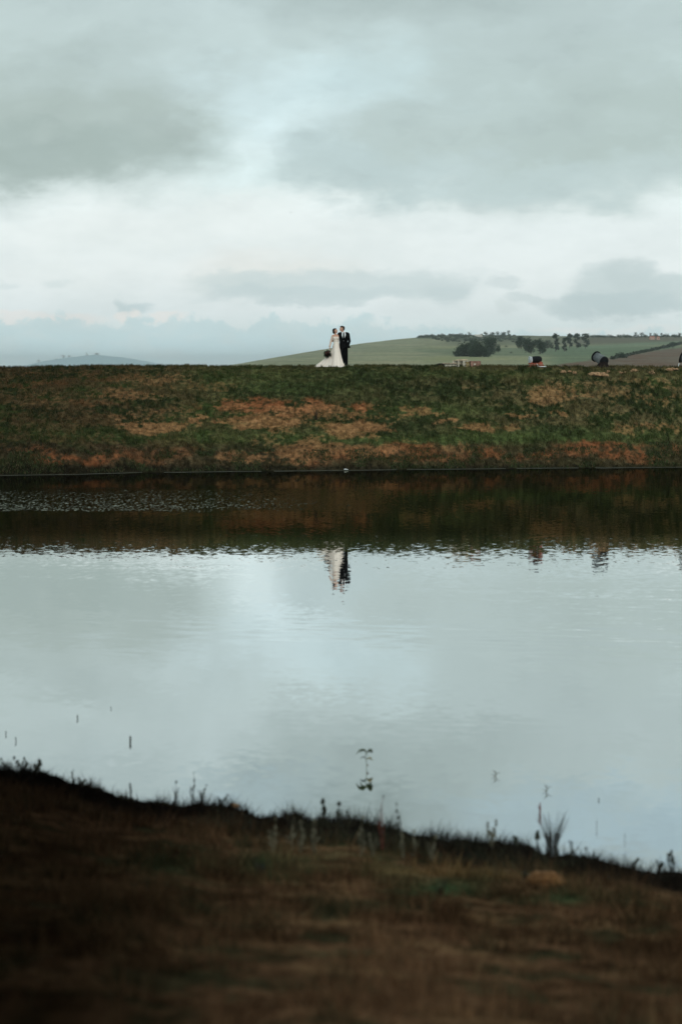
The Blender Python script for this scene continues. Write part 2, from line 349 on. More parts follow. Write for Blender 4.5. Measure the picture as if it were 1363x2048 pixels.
# ------------------------------------------------------------------ far embankment
def crest(X): return 4.06 + .06*(fbm(X*.16+40, X*0+3, 3, 5)-.5)*2 + .05*(fbm(X*.9, X*0+3, 3, 6)-.5) - .10*sstep(-X, 9, 17)
def shoreY(X): return np.interp(X, [-60,-17,-12.9,-10,-7.4,-3.5,0,6.8,13.6,20,60], [89,89.8,90.4,91.2,93,93.9,94.8,96.7,98.3,98.8,98.]) + (fbm(X*.5, X*0+1.7, 3, 9)-.5)*.5
def bankz(X, Y):
    s = Y-shoreY(X); cr = crest(X)
    lip = .62+.5*(fbm(X*.22, X*0+8.1, 3, 31)-.5)*1.2
    low = np.where(s < 0, s*.5, lip*sstep(s, -.25, 1.5))
    L = 106.6-shoreY(X); up = np.clip((s-1.1)/(L-1.1), 0, 1)
    prof = 1-(1-up)**1.22
    z = low + (cr-lip)*prof*np.where(s > 1.1, 1, 0)
    z = z + .10*(fbm(X*.6, Y*.9, 3, 12)-.5)*sstep(s, .2, 1.5)*sstep(-s, -L+.5, -L+2.4) + .05*(fbm(X*2.6, Y*2.6, 3, 14)-.5)*sstep(s, 0, 1)
    z = z - 2.2*sstep(Y, 111.5, 119)
    return z
PATCH = [ # px, row, rx, ry, kind (0 straw, 1 rust soil, 2 pale clods), strength
 (545,812,110,12,1,1.),(690,815,60,10,1,1.),(600,822,80,10,0,.7),(540,848,62,14,0,1.),(560,830,90,10,0,.6),(714,855,52,15,0,1.),(650,852,30,8,0,.6),(303,857,72,9,0,.9),(390,845,20,9,0,1.),(452,848,10,5,0,1.),(500,815,70,5,0,.5),
 (611,900,66,18,0,.8),(740,908,62,15,0,.7),(683,818,42,10,0,.8),(840,820,26,7,0,.8),(760,805,30,5,0,.5),(873,845,13,4,0,.9),(953,857,34,8,0,.9),(1020,858,30,5,0,.6),(1100,788,52,22,0,.65),(1043,830,14,7,0,.8),(1120,831,15,7,0,.8),
 (1156,790,24,6,0,.6),(1305,856,80,8,0,.6),(971,908,36,13,1,.9),(868,918,70,10,1,.5),(1228,898,105,13,1,1.),(1330,900,50,10,1,.6),(154,922,80,13,1,1.),(60,905,60,12,1,.6),(478,914,46,10,0,.7),(330,900,80,10,1,.4),
 (560,880,40,5,0,.4),(820,880,20,4,0,.4),(1250,790,60,14,0,.4),(1320,800,50,14,0,.45),(1200,830,70,9,0,.3),(950,770,50,8,0,.3),(1300,765,60,8,0,.35),(300,760,90,9,0,.45),(140,755,90,9,1,.35),(250,790,80,9,0,.5),(90,800,70,10,0,.35),(430,770,60,7,0,.35),(360,825,80,8,0,.4),(60,770,60,8,1,.4),
 (700,905,18,10,0,.4),(1046,812,60,6,0,.3),(275,835,50,8,0,.45),(165,808,60,7,1,.35),
 (600,822,120,12,0,.55),(740,830,70,8,0,.45),(800,905,60,12,1,.7),(900,898,50,10,0,.5),(680,915,120,9,1,.7),(1100,912,70,10,1,.7),(1300,915,60,9,1,.6),(250,915,90,10,1,.5),(560,925,90,6,1,.6),(1180,770,90,10,0,.35)]
CLODS = [(1130,742,13,6),(1149,745,7,8),(1195,749,23,10),(1216,741,8,5),(1244,743,10,5),(1268,739,11,6),(1302,743,8,7),(1345,737,17,6)]
def bank_col(X, Y, Z, jit=0.):
    p, r_ = to_px(X, Y, Z)
    wx_ = (fbm(X*.9, Y*1.6, 4, 51)-.5)*70+(fbm(X*3.5, Y*2, 4, 52, .7)-.5)*60; wy_ = (fbm(X*.9+50, Y*1.2, 4, 57)-.5)*34+(fbm(X*3.5+50, Y*2, 4, 58, .7)-.5)*16
    green = np.array([.036,.044,.017]); green2 = np.array([.050,.066,.021]); olive = np.array([.130,.098,.046]); brown = np.array([.100,.052,.026])
    straw = np.array([.33,.155,.070]); rust = np.array([.19,.070,.030]); dark = np.array([.018,.016,.010])
    n1 = fbm(X*.35, Y*.4, 4, 21); n2 = fbm(X*1.1, Y*1.3, 5, 22, .6); n3 = fbm(X*9, Y*4.2, 3, 23, .65)
    c = lerp(green, green2, sstep(n1, .4, .65))
    gb = np.exp(-((p-880)/260)**2-((r_-884)/13)**2) + .6*np.exp(-((p-250)/300)**2-((r_-872)/15)**2) + .5*np.exp(-((p-1150)/250)**2-((r_-868)/16)**2)
    gb = gb+.6*np.exp(-((p-560)/170)**2-((r_-775)/16)**2)+.6*np.exp(-((p-850)/160)**2-((r_-820)/16)**2)+.4*np.exp(-((p-900)/500)**2-((r_-748)/10)**2); gb = gb*(.55+.9*sstep(n2, .35, .6))
    c = lerp(c, green2*1.55, np.clip(gb, 0, 1)*.85)
    dry = sstep(n2+.35*(n1-.5)+.5*(n3-.5), .40, .60)*(1-np.clip(gb*1.1, 0, 1)*.85)
    dryamt = .45+.35*sstep(p, 800, 1150)*(r_ < 850)+.22*sstep(-p, -430, -100)
    c = lerp(c, olive, dry*np.clip(dryamt, 0, .8))
    c = lerp(c, brown, sstep(n3*.5+n2*.5, .42, .58)*.55*sstep(-p, -560, -200))
    # eroded foot of the bank
    foot = sstep(r_+wy_*.6, 880, 896); c = lerp(c, np.array([.066,.043,.025]), foot*.65)
    c = lerp(c, green, foot*sstep(fbm(X*1.3, Y*1.6, 4, 77), .5, .62)*.7)
    ms = np.zeros_like(p); mr = np.zeros_like(p)
    for cx, cy, rx, ry, k, s_ in PATCH:
        sc = 1.3 if 400 < cx < 900 else 1.08; d = np.hypot((p+wx_-cx)/(rx*sc), (r_+wy_-cy)/(ry*sc)); q = s_*sstep(-d, -1.35, -.55)
        if k == 0: ms = np.maximum(ms, q)
        else: mr = np.maximum(mr, q)
    spk = .55+.45*sstep(n3+.5*(n2-.5), .36, .55)
    c = lerp(c, rust, mr*spk*sstep(n2+n3*.4, .55, .78)); c = lerp(c, straw, ms*sstep(ms*1.25+(n3-.5)*1.5+(n2-.5)*.6, .42, .74)*.70)
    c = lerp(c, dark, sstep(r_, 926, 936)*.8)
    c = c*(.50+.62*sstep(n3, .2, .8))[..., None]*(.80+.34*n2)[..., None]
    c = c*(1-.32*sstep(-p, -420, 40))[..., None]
    return c, ms, mr, foot
xs = np.concatenate([np.linspace(-150, -19, 60), np.arange(-18.9, 18.9, .055), np.linspace(19, 150, 60)])
ys = np.concatenate([np.arange(89.3, 108.2, .055), np.linspace(108.3, 122, 40)])
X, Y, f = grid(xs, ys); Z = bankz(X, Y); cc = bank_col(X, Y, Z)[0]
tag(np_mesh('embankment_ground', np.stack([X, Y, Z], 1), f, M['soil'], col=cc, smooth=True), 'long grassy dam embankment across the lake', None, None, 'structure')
# short turf
n = 420000
X = rng.uniform(-19, 19, n); Y = rng.uniform(90.0, 108.6, n); q = Y > shoreY(X); X = X[q]; Y = Y[q]; n = len(X); Z = bankz(X, Y)
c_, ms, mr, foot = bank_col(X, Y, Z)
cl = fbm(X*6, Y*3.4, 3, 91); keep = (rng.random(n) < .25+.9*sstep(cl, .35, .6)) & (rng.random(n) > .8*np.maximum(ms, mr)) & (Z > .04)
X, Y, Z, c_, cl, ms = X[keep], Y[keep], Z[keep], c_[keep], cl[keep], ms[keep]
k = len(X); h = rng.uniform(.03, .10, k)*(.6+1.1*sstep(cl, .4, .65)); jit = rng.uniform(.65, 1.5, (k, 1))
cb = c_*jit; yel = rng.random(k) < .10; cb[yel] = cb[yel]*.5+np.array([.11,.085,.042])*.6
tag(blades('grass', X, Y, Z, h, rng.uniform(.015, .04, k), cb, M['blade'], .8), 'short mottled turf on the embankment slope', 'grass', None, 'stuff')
# coarse weeds along the foot of the bank
n = 26000; X = rng.uniform(-19, 19, n); Y = shoreY(X)+rng.uniform(.02, 1.6, n)**1.0; Z = bankz(X, Y)
g = fbm(X*1.3, Y*1.6, 4, 77); kp = g > .535; X, Y, Z = X[kp], Y[kp], Z[kp]; k = len(X)
cb = np.array([.040,.055,.022])*rng.uniform(.35, 1.6, (k, 1)); dr = rng.random(k) < .25; cb[dr] = np.array([.13,.10,.055])*rng.uniform(.4, 1, (dr.sum(), 1))
tag(blades('shore_weeds', X, Y, Z, rng.uniform(.03, .13, k), rng.uniform(.02, .06, k), cb, M['blade'], .9), 'low dark green weeds along the far waterline', 'weeds', None, 'stuff')
# thin pale line of scum at the far waterline
v = []; fc = []
for a, b in [(-13.5,-7.5),(-6.8,-3.0),(-2.6,2.2),(2.6,6.6),(7.0,9.6),(10.2,14.8)]:
    xs_ = np.arange(a, b, .12); i0 = len(v)
    for x_ in xs_:
        y_ = float(shoreY(np.array(x_)))-.06; y_ -= .35*float(sstep(np.array(x_), 10.1, 10.6)); hw = .008+.07*float(fbm(np.array(x_*1.3), np.array(2.), 3, 3))**2*2
        v += [(x_, y_-hw*1.6, .006), (x_, y_, .012)]
    for q in range(len(xs_)-1): fc.append((i0+2*q, i0+2*q+2, i0+2*q+3, i0+2*q+1))
tag(np_mesh('shoreline_scum', v, fc, M['scum']), 'thin pale line of scum along the far waterline', 'scum', None, 'stuff')

def on_bank(pxx, roww):
    """point of the slope that the photograph shows at this place"""
    ys_ = np.arange(90, 108.6, .01); xs_ = (pxx-681.5)/F*ys_; zs = bankz(xs_, ys_); rr = HOR-F*(zs-CAMZ)/ys_
    i = int(np.argmax(rr <= roww)) if (rr <= roww).any() else len(ys_)-1
    return Vector((xs_[i], ys_[i], zs[i]))
def lump(bm, c, s, seed, sub=3, amp=.25):
    g = bmesh.ops.create_icosphere(bm, subdivisions=sub, radius=1)['verts']
    from mathutils import noise as mn
    for v_ in g:
        k_ = 1+amp*(mn.noise(v_.co*1.6+Vector((seed*3.7, seed, 0)))*1.3+.5*mn.noise(v_.co*4.+Vector((seed, 0, 5))))
        v_.co = Vector((v_.co.x*s[0]*k_+c[0], v_.co.y*s[1]*k_+c[1], max(v_.co.z, -.3)*s[2]*k_+c[2]))
LC = ['leftmost ochre soil clod on the embankment rim, right of the brick plinth','narrow upright ochre clod just right of the leftmost clod','largest ochre clod, below the tilted black cannon','small ochre clod at the right foot of the tilted black cannon',
      'ochre clod right of the tilted cannon, second after it','ochre clod midway between tilted cannon and right edge','tall narrow ochre clod before the right edge','wide ochre clod at the right edge of the embankment rim']
for i, (cx, cy, rx, ry) in enumerate(CLODS):
    p = on_bank(cx, cy+3); s = p.y/F; bm = bmesh.new()
    for q in range(5): lump(bm, (rx*s*random.uniform(-.6, .6), random.uniform(-.1, .25), ry*s*random.uniform(-.2, .35)), (rx*s*random.uniform(.22, .42), .12, ry*s*random.uniform(.35, .6)), i*9+q, 3, .4)
    o = bm_obj('soil_clod', bm, M['clod']); o.location = p; tag(o, LC[i], 'clod', 'ochre clods along the embankment rim')

# ------------------------------------------------------------------ fields and hill beyond the embankment
RU = np.array([-3000,-200,250,430,520,640,720,780,830,860,920,1000,1100,1200,1300,1363,1700,3000.]); RV = np.array([-6,-5,-3,1,17,37,50,57,62,66,67.5,66.5,65,64,64.5,65,60,40.])
D0, D1 = 450., 2600.
def ridge(p): return np.interp(p, RU, RV)+1.1*(fbm(p/38, p*0+2, 3, 61)-.5)
def fz(p, d):
    s = np.clip((d-D0)/(D1-D0), 0, 1)**.8
    e = ridge(p)*s
    z = CAMZ+e*d/F
    near = sstep(-d, -D0, -118); z = z*(1-near)+(crest(p*0)-2.3)*near
    back = sstep(d, D1, 5200); z = z*(1-back)+(-1.5)*back
    lowl = sstep(d, 170, 420)*sstep(-d, -1500, -420)*.8; z = z-lowl
    return z
def place(pxx, roww):
    ds = np.linspace(430, 2590, 1500); rr = HOR-F*(fz(ds*0+pxx, ds)-CAMZ)/ds
    i = int(np.argmin(np.abs(rr-roww))); d = ds[i]
    return Vector(((pxx-681.5)/F*d, d, float(fz(np.array([float(pxx)]), np.array([d]))[0])))
us = np.concatenate([np.linspace(-5500, -60, 60), np.arange(-50, 1420, 3.), np.linspace(1425, 7000, 60)])
dd = np.concatenate([np.linspace(118, 440, 14), np.linspace(450, 1200, 170), np.linspace(1205, 2600, 160), np.linspace(2650, 5200, 24), np.geomspace(5400, 15000, 12)])
U, D, f = grid(us, dd); Z = fz(U, D); X = (U-681.5)/F*D
rw = HOR-F*(Z-CAMZ)/D
def field_col(p, r_, d):
    base = np.array([.27,.26,.165]); c = np.broadcast_to(base, p.shape+(3,)).copy()
    wob = (fbm(p/60, r_/9, 4, 71)-.5); st = fbm(p/160, r_/2.2, 4, 72)
    c = lerp(c, np.array([.215,.22,.14]), sstep(st, .42, .62)*.8)
    c = lerp(c, np.array([.33,.29,.19]), sstep(fbm(p/110, r_/2.8, 4, 73), .56, .68)*.55)
    R2 = sstep(p+wob*120, 840, 900)
    up = R2*sstep(-(r_+wob*6), -694, -686); c = lerp(c, np.array([.135,.135,.092]), up*.8)              # scrubby upper slope
    c = lerp(c, np.array([.125,.155,.10]), R2*sstep(r_+wob*4, 694, 698)*sstep(-r_+wob*4, -716, -709)*.7)
    c = lerp(c, np.array([.17,.155,.105]), sstep(np.sin((r_+wob*7-(p-600)*.015)*1.9)+.8*(fbm(p/70, r_/2, 3, 74)-.5), .55, 1.0)*.45*sstep(-p, -1050, -850))
    pale = np.exp(-((p-890)/50)**2-((r_-718+.02*(p-890))/5)**2)+.8*np.exp(-((p-1000)/100)**2-((r_-717-.01*(p-1000))/4)**2)+.6*np.exp(-((p-890)/60)**2-((r_-696)/3)**2)
    c = lerp(c, np.array([.25,.245,.13]), np.clip(pale, 0, 1)*.8)
    grn = sstep(p+wob*40, 1060, 1120)*sstep(r_, 690, 694); c = lerp(c, np.array([.125,.160,.100]), grn*.75)
    lt = sstep(p, 1120, 1200)*np.exp(-((r_-(697-(p-1130)*.055))/3.2)**2); c = lerp(c, np.array([.17,.215,.14]), np.clip(lt, 0, 1)*.8)
    c = lerp(c, np.array([.125,.105,.082]), sstep(p, 1120, 1180)*sstep(-(r_-(689-(p-1130)*.03)), -2, 2)*.6)
    br = sstep(r_-(733-(p-1090)*.155*.9)+wob*4, -2, 2)*sstep(p, 1040, 1130); c = lerp(c, np.array([.155,.120,.090]), br)
    c = lerp(c, np.array([.150,.088,.062]), br*sstep(fbm(p/40, r_/1.5, 3, 79), .45, .6)*.6)
    # low dark scrub on the slope below the ridge
    c = lerp(c, np.array([.045,.060,.040]), R2*sstep(-r_, -683, -677)*sstep(-p, -1080, -980)*sstep(fbm(p/9, r_/1.5, 3, 80), .35, .5)*.8)
    c = c*(.86+.28*fbm(p/5, r_/1.2, 3, 81))[..., None]
    return c*.93
cc = field_col(U, rw, D)
tag(np_mesh('field_ground', np.stack([X, D, Z], 1), f, M['field'], col=cc, smooth=True), 'pale fields rising to a long low hill', None, None, 'structure')
# faint blue hill far away on the left
DH = 14300.
hu = np.linspace(-60, 420, 200); hv = np.linspace(-1, 1, 12)
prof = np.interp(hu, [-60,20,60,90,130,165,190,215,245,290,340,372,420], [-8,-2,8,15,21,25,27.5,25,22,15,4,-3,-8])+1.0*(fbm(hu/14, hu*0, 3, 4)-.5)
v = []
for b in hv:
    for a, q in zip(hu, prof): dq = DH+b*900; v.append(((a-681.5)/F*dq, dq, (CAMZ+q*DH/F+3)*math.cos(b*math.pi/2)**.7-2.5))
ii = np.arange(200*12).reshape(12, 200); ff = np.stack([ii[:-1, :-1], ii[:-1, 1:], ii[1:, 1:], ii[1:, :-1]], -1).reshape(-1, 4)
tag(np_mesh('distant_hill', v, ff, M['field'], col=np.tile(np.array([.33,.47,.51]), (len(v), 1)), smooth=True), 'faint blue hill on the far left horizon', None, None, 'structure')  # colour paled and blued so the hill fades further into haze

# ------------------------------------------------------------------ trees
def leaf_cloud(lobes, n, size, base, seed, gap=.35):
    r2 = np.random.default_rng(seed); V = []; K = []
    wts = np.array([l[1][0]*l[1][2] for l in lobes]); wts = wts/wts.sum()
    for (c, s), wt in zip(lobes, wts):
        m_ = max(8, int(n*wt)); d = r2.normal(size=(m_, 3)); d /= np.linalg.norm(d, axis=1)[:, None]
        d = d*(r2.random((m_, 1))**.45); keep_ = fbm(d[:, 0]*3+c[0]*2, d[:, 2]*3+d[:, 1]*2, 2, seed) > gap
        d = d[keep_]; V.append(np.array(c)+d*np.array(s)*(1+.18*r2.normal(size=(len(d), 1))))
    Pn_ = np.concatenate(V); m_ = len(Pn_)
    a = r2.normal(size=(m_, 3)); a /= np.linalg.norm(a, axis=1)[:, None]; b = r2.normal(size=(m_, 3)); b -= a*(a*b).sum(1)[:, None]; b /= np.linalg.norm(b, axis=1)[:, None]
    sz = size*r2.uniform(.6, 1.4, (m_, 1))
    q = np.stack([Pn_-a*sz, Pn_-b*sz*.6, Pn_+a*sz, Pn_+b*sz*.6], 1).reshape(-1, 3)
    colr = np.array(base)*r2.uniform(.6, 1.45, (m_, 1))
    return q, np.arange(4*m_).reshape(-1, 4), np.repeat(colr, 4, 0)
def tree(name, pxc, rowb, wpx, hpx, label, cat='tree', group=None, kind='round', base=(.035,.052,.030), n=900, seed=1, trunk=True, dist=None, depth=1.):
    p = place(pxc, rowb) if dist is None else Vector(((pxc-681.5)/F*dist, dist, CAMZ+(HOR-rowb)*dist/F))
    k_ = p.y/F; W = wpx*k_; H = hpx*k_; rr = random.Random(seed)
    root = empty(name, p, label, cat, group)
    lobes = []
    if kind == 'round':
        for q in range(9):
            a = rr.uniform(0, 6.28); t_ = rr.uniform(0, .30); zc = rr.uniform(.25, .78)*H; s = rr.uniform(.20, .34)
            lobes.append(((math.cos(a)*t_*W, math.sin(a)*t_*W*depth, zc), (s*W, s*W*depth, min(s*1.1*H*.8, H-zc if H-zc > .1*H else .1*H))))
    elif kind == 'bush':
        for q in range(12):
            a = -.5+q/11+rr.uniform(-.03, .03); hh = H*(.75+.25*rr.random())*math.sqrt(max(.15, 1-(a*1.75)**2))
            lobes.append(((a*W*.86, rr.uniform(-.2, .2)*W*depth, hh*.45), (W*.15, W*.2*depth, hh*.55)))
    elif kind == 'gum':    # tall, open, tufts on top of bare stems
        lobes.append(((0, 0, H*.86), (W*.36, W*.3, H*.11)))
        for q in range(6):
            a = rr.uniform(0, 6.28); zc = H*(.18+.12*q); lobes.append(((math.cos(a)*W*.2, math.sin(a)*W*.2, zc), (W*rr.uniform(.2, .36), W*.28, H*rr.uniform(.07, .11))))
    q, f_, c_ = leaf_cloud(lobes, n, max(W, H)*.040, base, seed, .24 if kind != 'gum' else .4)
    np_mesh('crown', q, f_, M['leaf'], root, c_)
    if trunk:
        bm = bmesh.new(); bendx = rr.uniform(-.05, .05)*W
        tube(bm, [(0, 0, -.3), (bendx, 0, H*.3), (0, bendx, H*.62), (0, 0, H*.85)], [max(.035*H, .12), .026*H, .017*H, .008*H], 7)
        for q in range(5):
            a = rr.uniform(0, 6.28); z0 = H*rr.uniform(.25, .6)
            tube(bm, [(0, 0, z0), (math.cos(a)*W*.15, math.sin(a)*W*.15, z0+H*.10), (math.cos(a)*W*.30, math.sin(a)*W*.30, z0+H*.17)], [.013*H, .009*H, .004*H], 5)
        bm_obj('trunk', bm, M['palebark' if kind == 'gum' else 'bark'], root, True)
    return root
G1 = 'trees in the big clump on the hillside'
tree('broad_tree', 933, 713, 50, 29, 'leftmost and lowest broad dark tree of the big hillside clump', 'tree', G1, 'bush', n=3200, seed=3)
tree('broad_tree', 958, 714, 40, 34, 'widest rounded dark tree at the front of the big hillside clump', 'tree', G1, 'bush', n=3200, seed=4)
tree('broad_tree', 980, 709, 36, 36, 'tallest tree at the right back of the big hillside clump', 'tree', G1, 'round', n=2600, seed=5)
tree('broad_tree', 944, 706, 34, 31, 'tree rising behind the left half of the big hillside clump', 'tree', G1, 'round', n=2000, seed=6)
tree('small_tree', 996, 705, 14, 19, 'small dark tree just right of the big hillside clump', 'tree', None, 'round', n=900, seed=7)
tree('shrub', 1011, 695, 8, 7, 'tiny shrub between the two hillside clumps', 'shrub', None, 'bush', n=250, seed=8)
tree('shrub', 1021, 707, 8, 5, 'tiny low shrub in the grass below the gap between the clumps', 'shrub', None, 'bush', n=200, seed=9)
G2 = 'trees in the middle clump on the hillside'
tree('broad_tree', 1041, 698, 27, 28, 'leftmost tree of the middle clump on the hillside', 'tree', G2, 'round', n=1700, seed=10)
tree('broad_tree', 1060, 707, 34, 34, 'large low tree in the centre of the middle clump', 'tree', G2, 'round', n=2400, seed=11)
tree('broad_tree', 1079, 708, 23, 36, 'tall narrow tree right of centre in the middle clump', 'tree', G2, 'round', n=1700, seed=12)
tree('broad_tree', 1094, 697, 24, 21, 'rightmost low tree of the middle clump', 'tree', G2, 'bush', n=1200, seed=13)
G3 = 'tall open gum trees on the hillside'
for i, (a, b, w_, h_, lb) in enumerate([(1110,703,15,37,'leftmost tall gum tree, standing apart left of the row'),(1128,704,13,30,'short leafy gum tree, second from left'),(1138,696,15,30,'dense gum tree, third from left'),
        (1153,697,16,31,'gum tree in the middle right of the row with a thin crown'),(1170,697,20,32,'rightmost gum tree with a wide spreading top')]):
    tree('gum_tree', a, b, w_, h_, lb, 'tree', G3, 'gum', base=(.040,.055,.038), n=1300, seed=20+i)
# trees and shrubs on the hilltop
ridge_row = lambda p: HOR-float(ridge(np.array([float(p)]))[0])
TOP = [(862,6,5),(884,9,5),(905,7,4),(922,9,6),(938,8,7),(970,12,8),(984,12,8),(994,10,8),(1005,15,8),(1015,9,11),(1186,10,5),(1196,8,5),(1205,10,5),(1221,9,4),(1238,10,5),(1246,9,6),(1254,9,5),(1269,9,9),(1282,11,9),(1289,10,5),(1299,6,8),(1309,10,8),(1322,7,7),(1331,12,6),(1346,10,5),(1357,11,8)]
ORD = 'first second third fourth fifth sixth seventh eighth ninth tenth eleventh twelfth thirteenth fourteenth fifteenth sixteenth'.split()
for i, (a, w_, h_) in enumerate(TOP):
    right = a > 1100; od = ORD[i-10 if right else i]
    tree('hilltop_tree', a, ridge_row(a)+1.5, w_*1.15, h_+1.5, (od+' from the left of the small trees along the right part of the hilltop') if right else (od+' from the left of the small trees along the left part of the hilltop'), 'tree',
         'trees along the right part of the hilltop' if right else 'trees along the left part of the hilltop', 'bush' if h_ < 7 else 'round', n=420, seed=50+i, trunk=h_ > 6)
# scrub band, many bushes that read as one mass
V = []; FF = []; CL = []; off = 0; r5 = random.Random(5)
for q in range(230):
    a = r5.uniform(835, 1040) if q < 170 else r5.uniform(1180, 1363); lim = max(2., min(14, (a-835)*.25)) if q < 170 else 3
    p = place(a, ridge_row(a)+r5.uniform(.5, lim)); k_ = p.y/F
    v_, f_, c_ = leaf_cloud([((p.x, p.y, p.z+1.2*k_), (r5.uniform(2.5, 6)*k_, 4*k_, r5.uniform(1.5, 3.2)*k_))], 60, 1.1*k_, (.05,.065,.042), q)
    V.append(v_); FF.append(f_+off); CL.append(c_); off += len(v_)
tag(np_mesh('hillside_scrub', np.concatenate(V), np.concatenate(FF), M['leaf'], col=np.concatenate(CL)), 'dull green scrub scattered below the crest of the hill', 'scrub', None, 'stuff')
tree('round_bush', 1239, 716, 24, 13, 'single round dark bush at the left end of the hedgerow', 'bush', None, 'bush', n=1500, seed=90, trunk=False)
tree('round_bush', 1345, 697, 20, 14, 'dark bushy tree standing up out of the hedgerow near the right edge', 'bush', None, 'round', n=1200, seed=91)
lob = []; hp = place(1228, 718)
for q in range(70):
    a = 1222+q*2.1; p = place(a, 719-(a-1222)*.215+random.uniform(-.6, .6)); k_ = p.y/F
    lob.append(((p.x, p.y, p.z+2*k_), (3*k_, 3*k_, random.uniform(2.6, 4.2)*k_)))
v_, f_, c_ = leaf_cloud(lob, 6000, .45, (.045,.055,.036), 99, .3)
o = np_mesh('hedgerow', v_, f_, M['leaf'], col=c_); tag(o, 'long dark hedgerow climbing to the right between green and brown fields', 'hedge')
# tiny trees on the distant hill
for i, (a, b, w_, h_) in enumerate([(78,725,10,7),(127,716,12,8),(139,715,9,7),(113,720,8,5),(174,711,8,7),(194,710,14,6)]):
    tree('distant_tree', a, b+2, w_, h_+2, ORD[(0,2,3,1,4,5)[i]]+' from the left of the faint grey trees on the distant hill', 'tree', 'trees on the distant hill', 'round', n=260, seed=120+i, dist=DH)

# buildings on the hill
def house(pc, rb, wpx, hpx, wall, roofm, label, nwin):
    p = place(pc, rb); k_ = p.y/F; W = wpx*k_; H = hpx*k_; root = empty('farm_house', p, label, 'house')
    bm = bmesh.new(); box(bm, (0, 0, H*.3), (W, W*.5, H*.6+.6)); wl = bm_obj('wall', bm, wall, root)
    bm = bmesh.new(); y0 = W*.29; z0 = H*.6+.25; vv = [bm.verts.new(c) for c in ((-W*.54, -y0, z0), (W*.54, -y0, z0), (W*.54, y0, z0), (-W*.54, y0, z0), (-W*.42, 0, H+.3), (W*.42, 0, H+.3))]
    for q in ((0, 1, 5, 4), (1, 2, 5), (2, 3, 4, 5), (3, 0, 4), (3, 2, 1, 0)): bm.faces.new([vv[j] for j in q])
    bm_obj('roof', bm, roofm, root)
    for q in range(nwin):
        bm = bmesh.new(); box(bm, ((q+.5)/nwin*W-W/2, -W*.25, H*.33), (W/nwin*.3, .12, H*.22)); bm_obj('window', bm, M['window'], root)
house(956, 674, 15, 4.5, M['plaster'], M['plaster'], 'long white building just below the hilltop scrub', 4)
house(1303, 679, 11, 6, M['pinkwall'], M['roofm'], 'pink walled house among the hilltop trees', 3)
house(1315, 679.5, 6, 6, M['pinkwall'], M['roofm'], 'small pink outbuilding at the right of the pink house', 1)

# ------------------------------------------------------------------ couple
YP = 107.2; S = F/YP
def gx_(p): return (p-681.5)/S
def gz_(X_, Y_): return float(bankz(np.array([float(X_)]), np.array([float(Y_)]))[0])
def finger_set(palm_c, d, side, up, k_=1., curl=.5):
    """palm and five bent fingers; d = pointing direction, side = towards the thumb, up = palm side normal"""
    d, side, up = Vector(d).normalized(), Vector(side).normalized(), Vector(up).normalized(); P0 = Vector(palm_c); out = []
    out.append([(P0+side*.028*k_, .014*k_), (P0-side*.028*k_, .014*k_), (P0+d*.085*k_+side*.03*k_, .013*k_), (P0+d*.08*k_-side*.032*k_, .012*k_)])
    for i, (o_, L) in enumerate([(.032, .072), (.011, .080), (-.011, .075), (-.033, .058)]):
        a = P0+d*.088*k_+side*o_*k_; b = a+(d*(1-.3*curl)+up*curl*.6)*L*.5*k_; c = b+(d*(1-curl)+up*curl*1.3).normalized()*L*.5*k_
        out.append([(a, .0092*k_), (b, .0085*k_)]); out.append([(b, .0085*k_), (c, .0068*k_)])
    a = P0+side*.030*k_+d*.02*k_; b = a+(side*.8+d*.8+up*.3).normalized()*.04*k_; c = b+(d+up*.4).normalized()*.032*k_
    out.append([(a, .012*k_), (b, .0105*k_)]); out.append([(b, .0105*k_), (c, .008*k_)])
    return out
def head_parts(c, yaw, k_=1., pitch=0., roll=0.):
    """face looks along +x turned by yaw about z (0 = image right)"""
    mt = Matrix.Translation(c) @ Matrix.Rotation(yaw, 4, 'Z') @ Matrix.Rotation(-pitch, 4, 'Y') @ Matrix.Rotation(roll, 4, 'X')
    def q(x, y, z): return mt @ Vector((x*k_, y*k_, z*k_))
    P_ = [[(q(-.018, 0, .028), .086*k_), (q(.015, 0, .02), .078*k_), (q(.02, 0, -.035), .058*k_)], [(q(.02, 0, -.03), .056*k_), (q(.058, 0, -.088), .026*k_)],
          [(q(.05, .03, -.02), .03*k_), (q(.05, -.03, -.02), .03*k_)],
          [(q(.086, 0, .022), .009*k_), (q(.108, 0, -.020), .013*k_), (q(.086, 0, -.024), .015*k_)], [(q(.078, .03, .035), .010*k_), (q(.084, 0, .034), .010*k_), (q(.078, -.03, .035), .010*k_)],
          [(q(.084, .016, -.052), .008*k_), (q(.089, 0, -.052), .010*k_), (q(.084, -.016, -.052), .008*k_)],
          [(q(.0, .078, .012), .014*k_), (q(-.008, .084, -.02), .010*k_)], [(q(.0, -.078, .012), .014*k_), (q(-.008, -.084, -.02), .010*k_)],
          [(q(.074, .012, -.095), .017*k_), (q(.074, -.012, -.095), .017*k_)]]
    return P_, q
def face_bits(q, k_, root):
    for s in (1, -1):
        bm = bmesh.new(); bmesh.ops.create_uvsphere(bm, u_segments=10, v_segments=8, radius=.0125*k_); e = bm_obj('eye', bm, M['eye'], root, True); e.location = q(.074, s*.032, .016)
        bm = bmesh.new(); tube(bm, [q(.082, s*.016, .036), q(.080, s*.034, .042), q(.066, s*.050, .036)], [.004*k_, .005*k_, .003*k_], 6); bm_obj('eyebrow', bm, M['hairb'], root, True)
    bm = bmesh.new(); tube(bm, [q(.086, .022, -.052), q(.0985, 0, -.050), q(.086, -.022, -.052)], [.003*k_, .006*k_, .003*k_], 8); bm_obj('lips', bm, M['lip'], root, True)

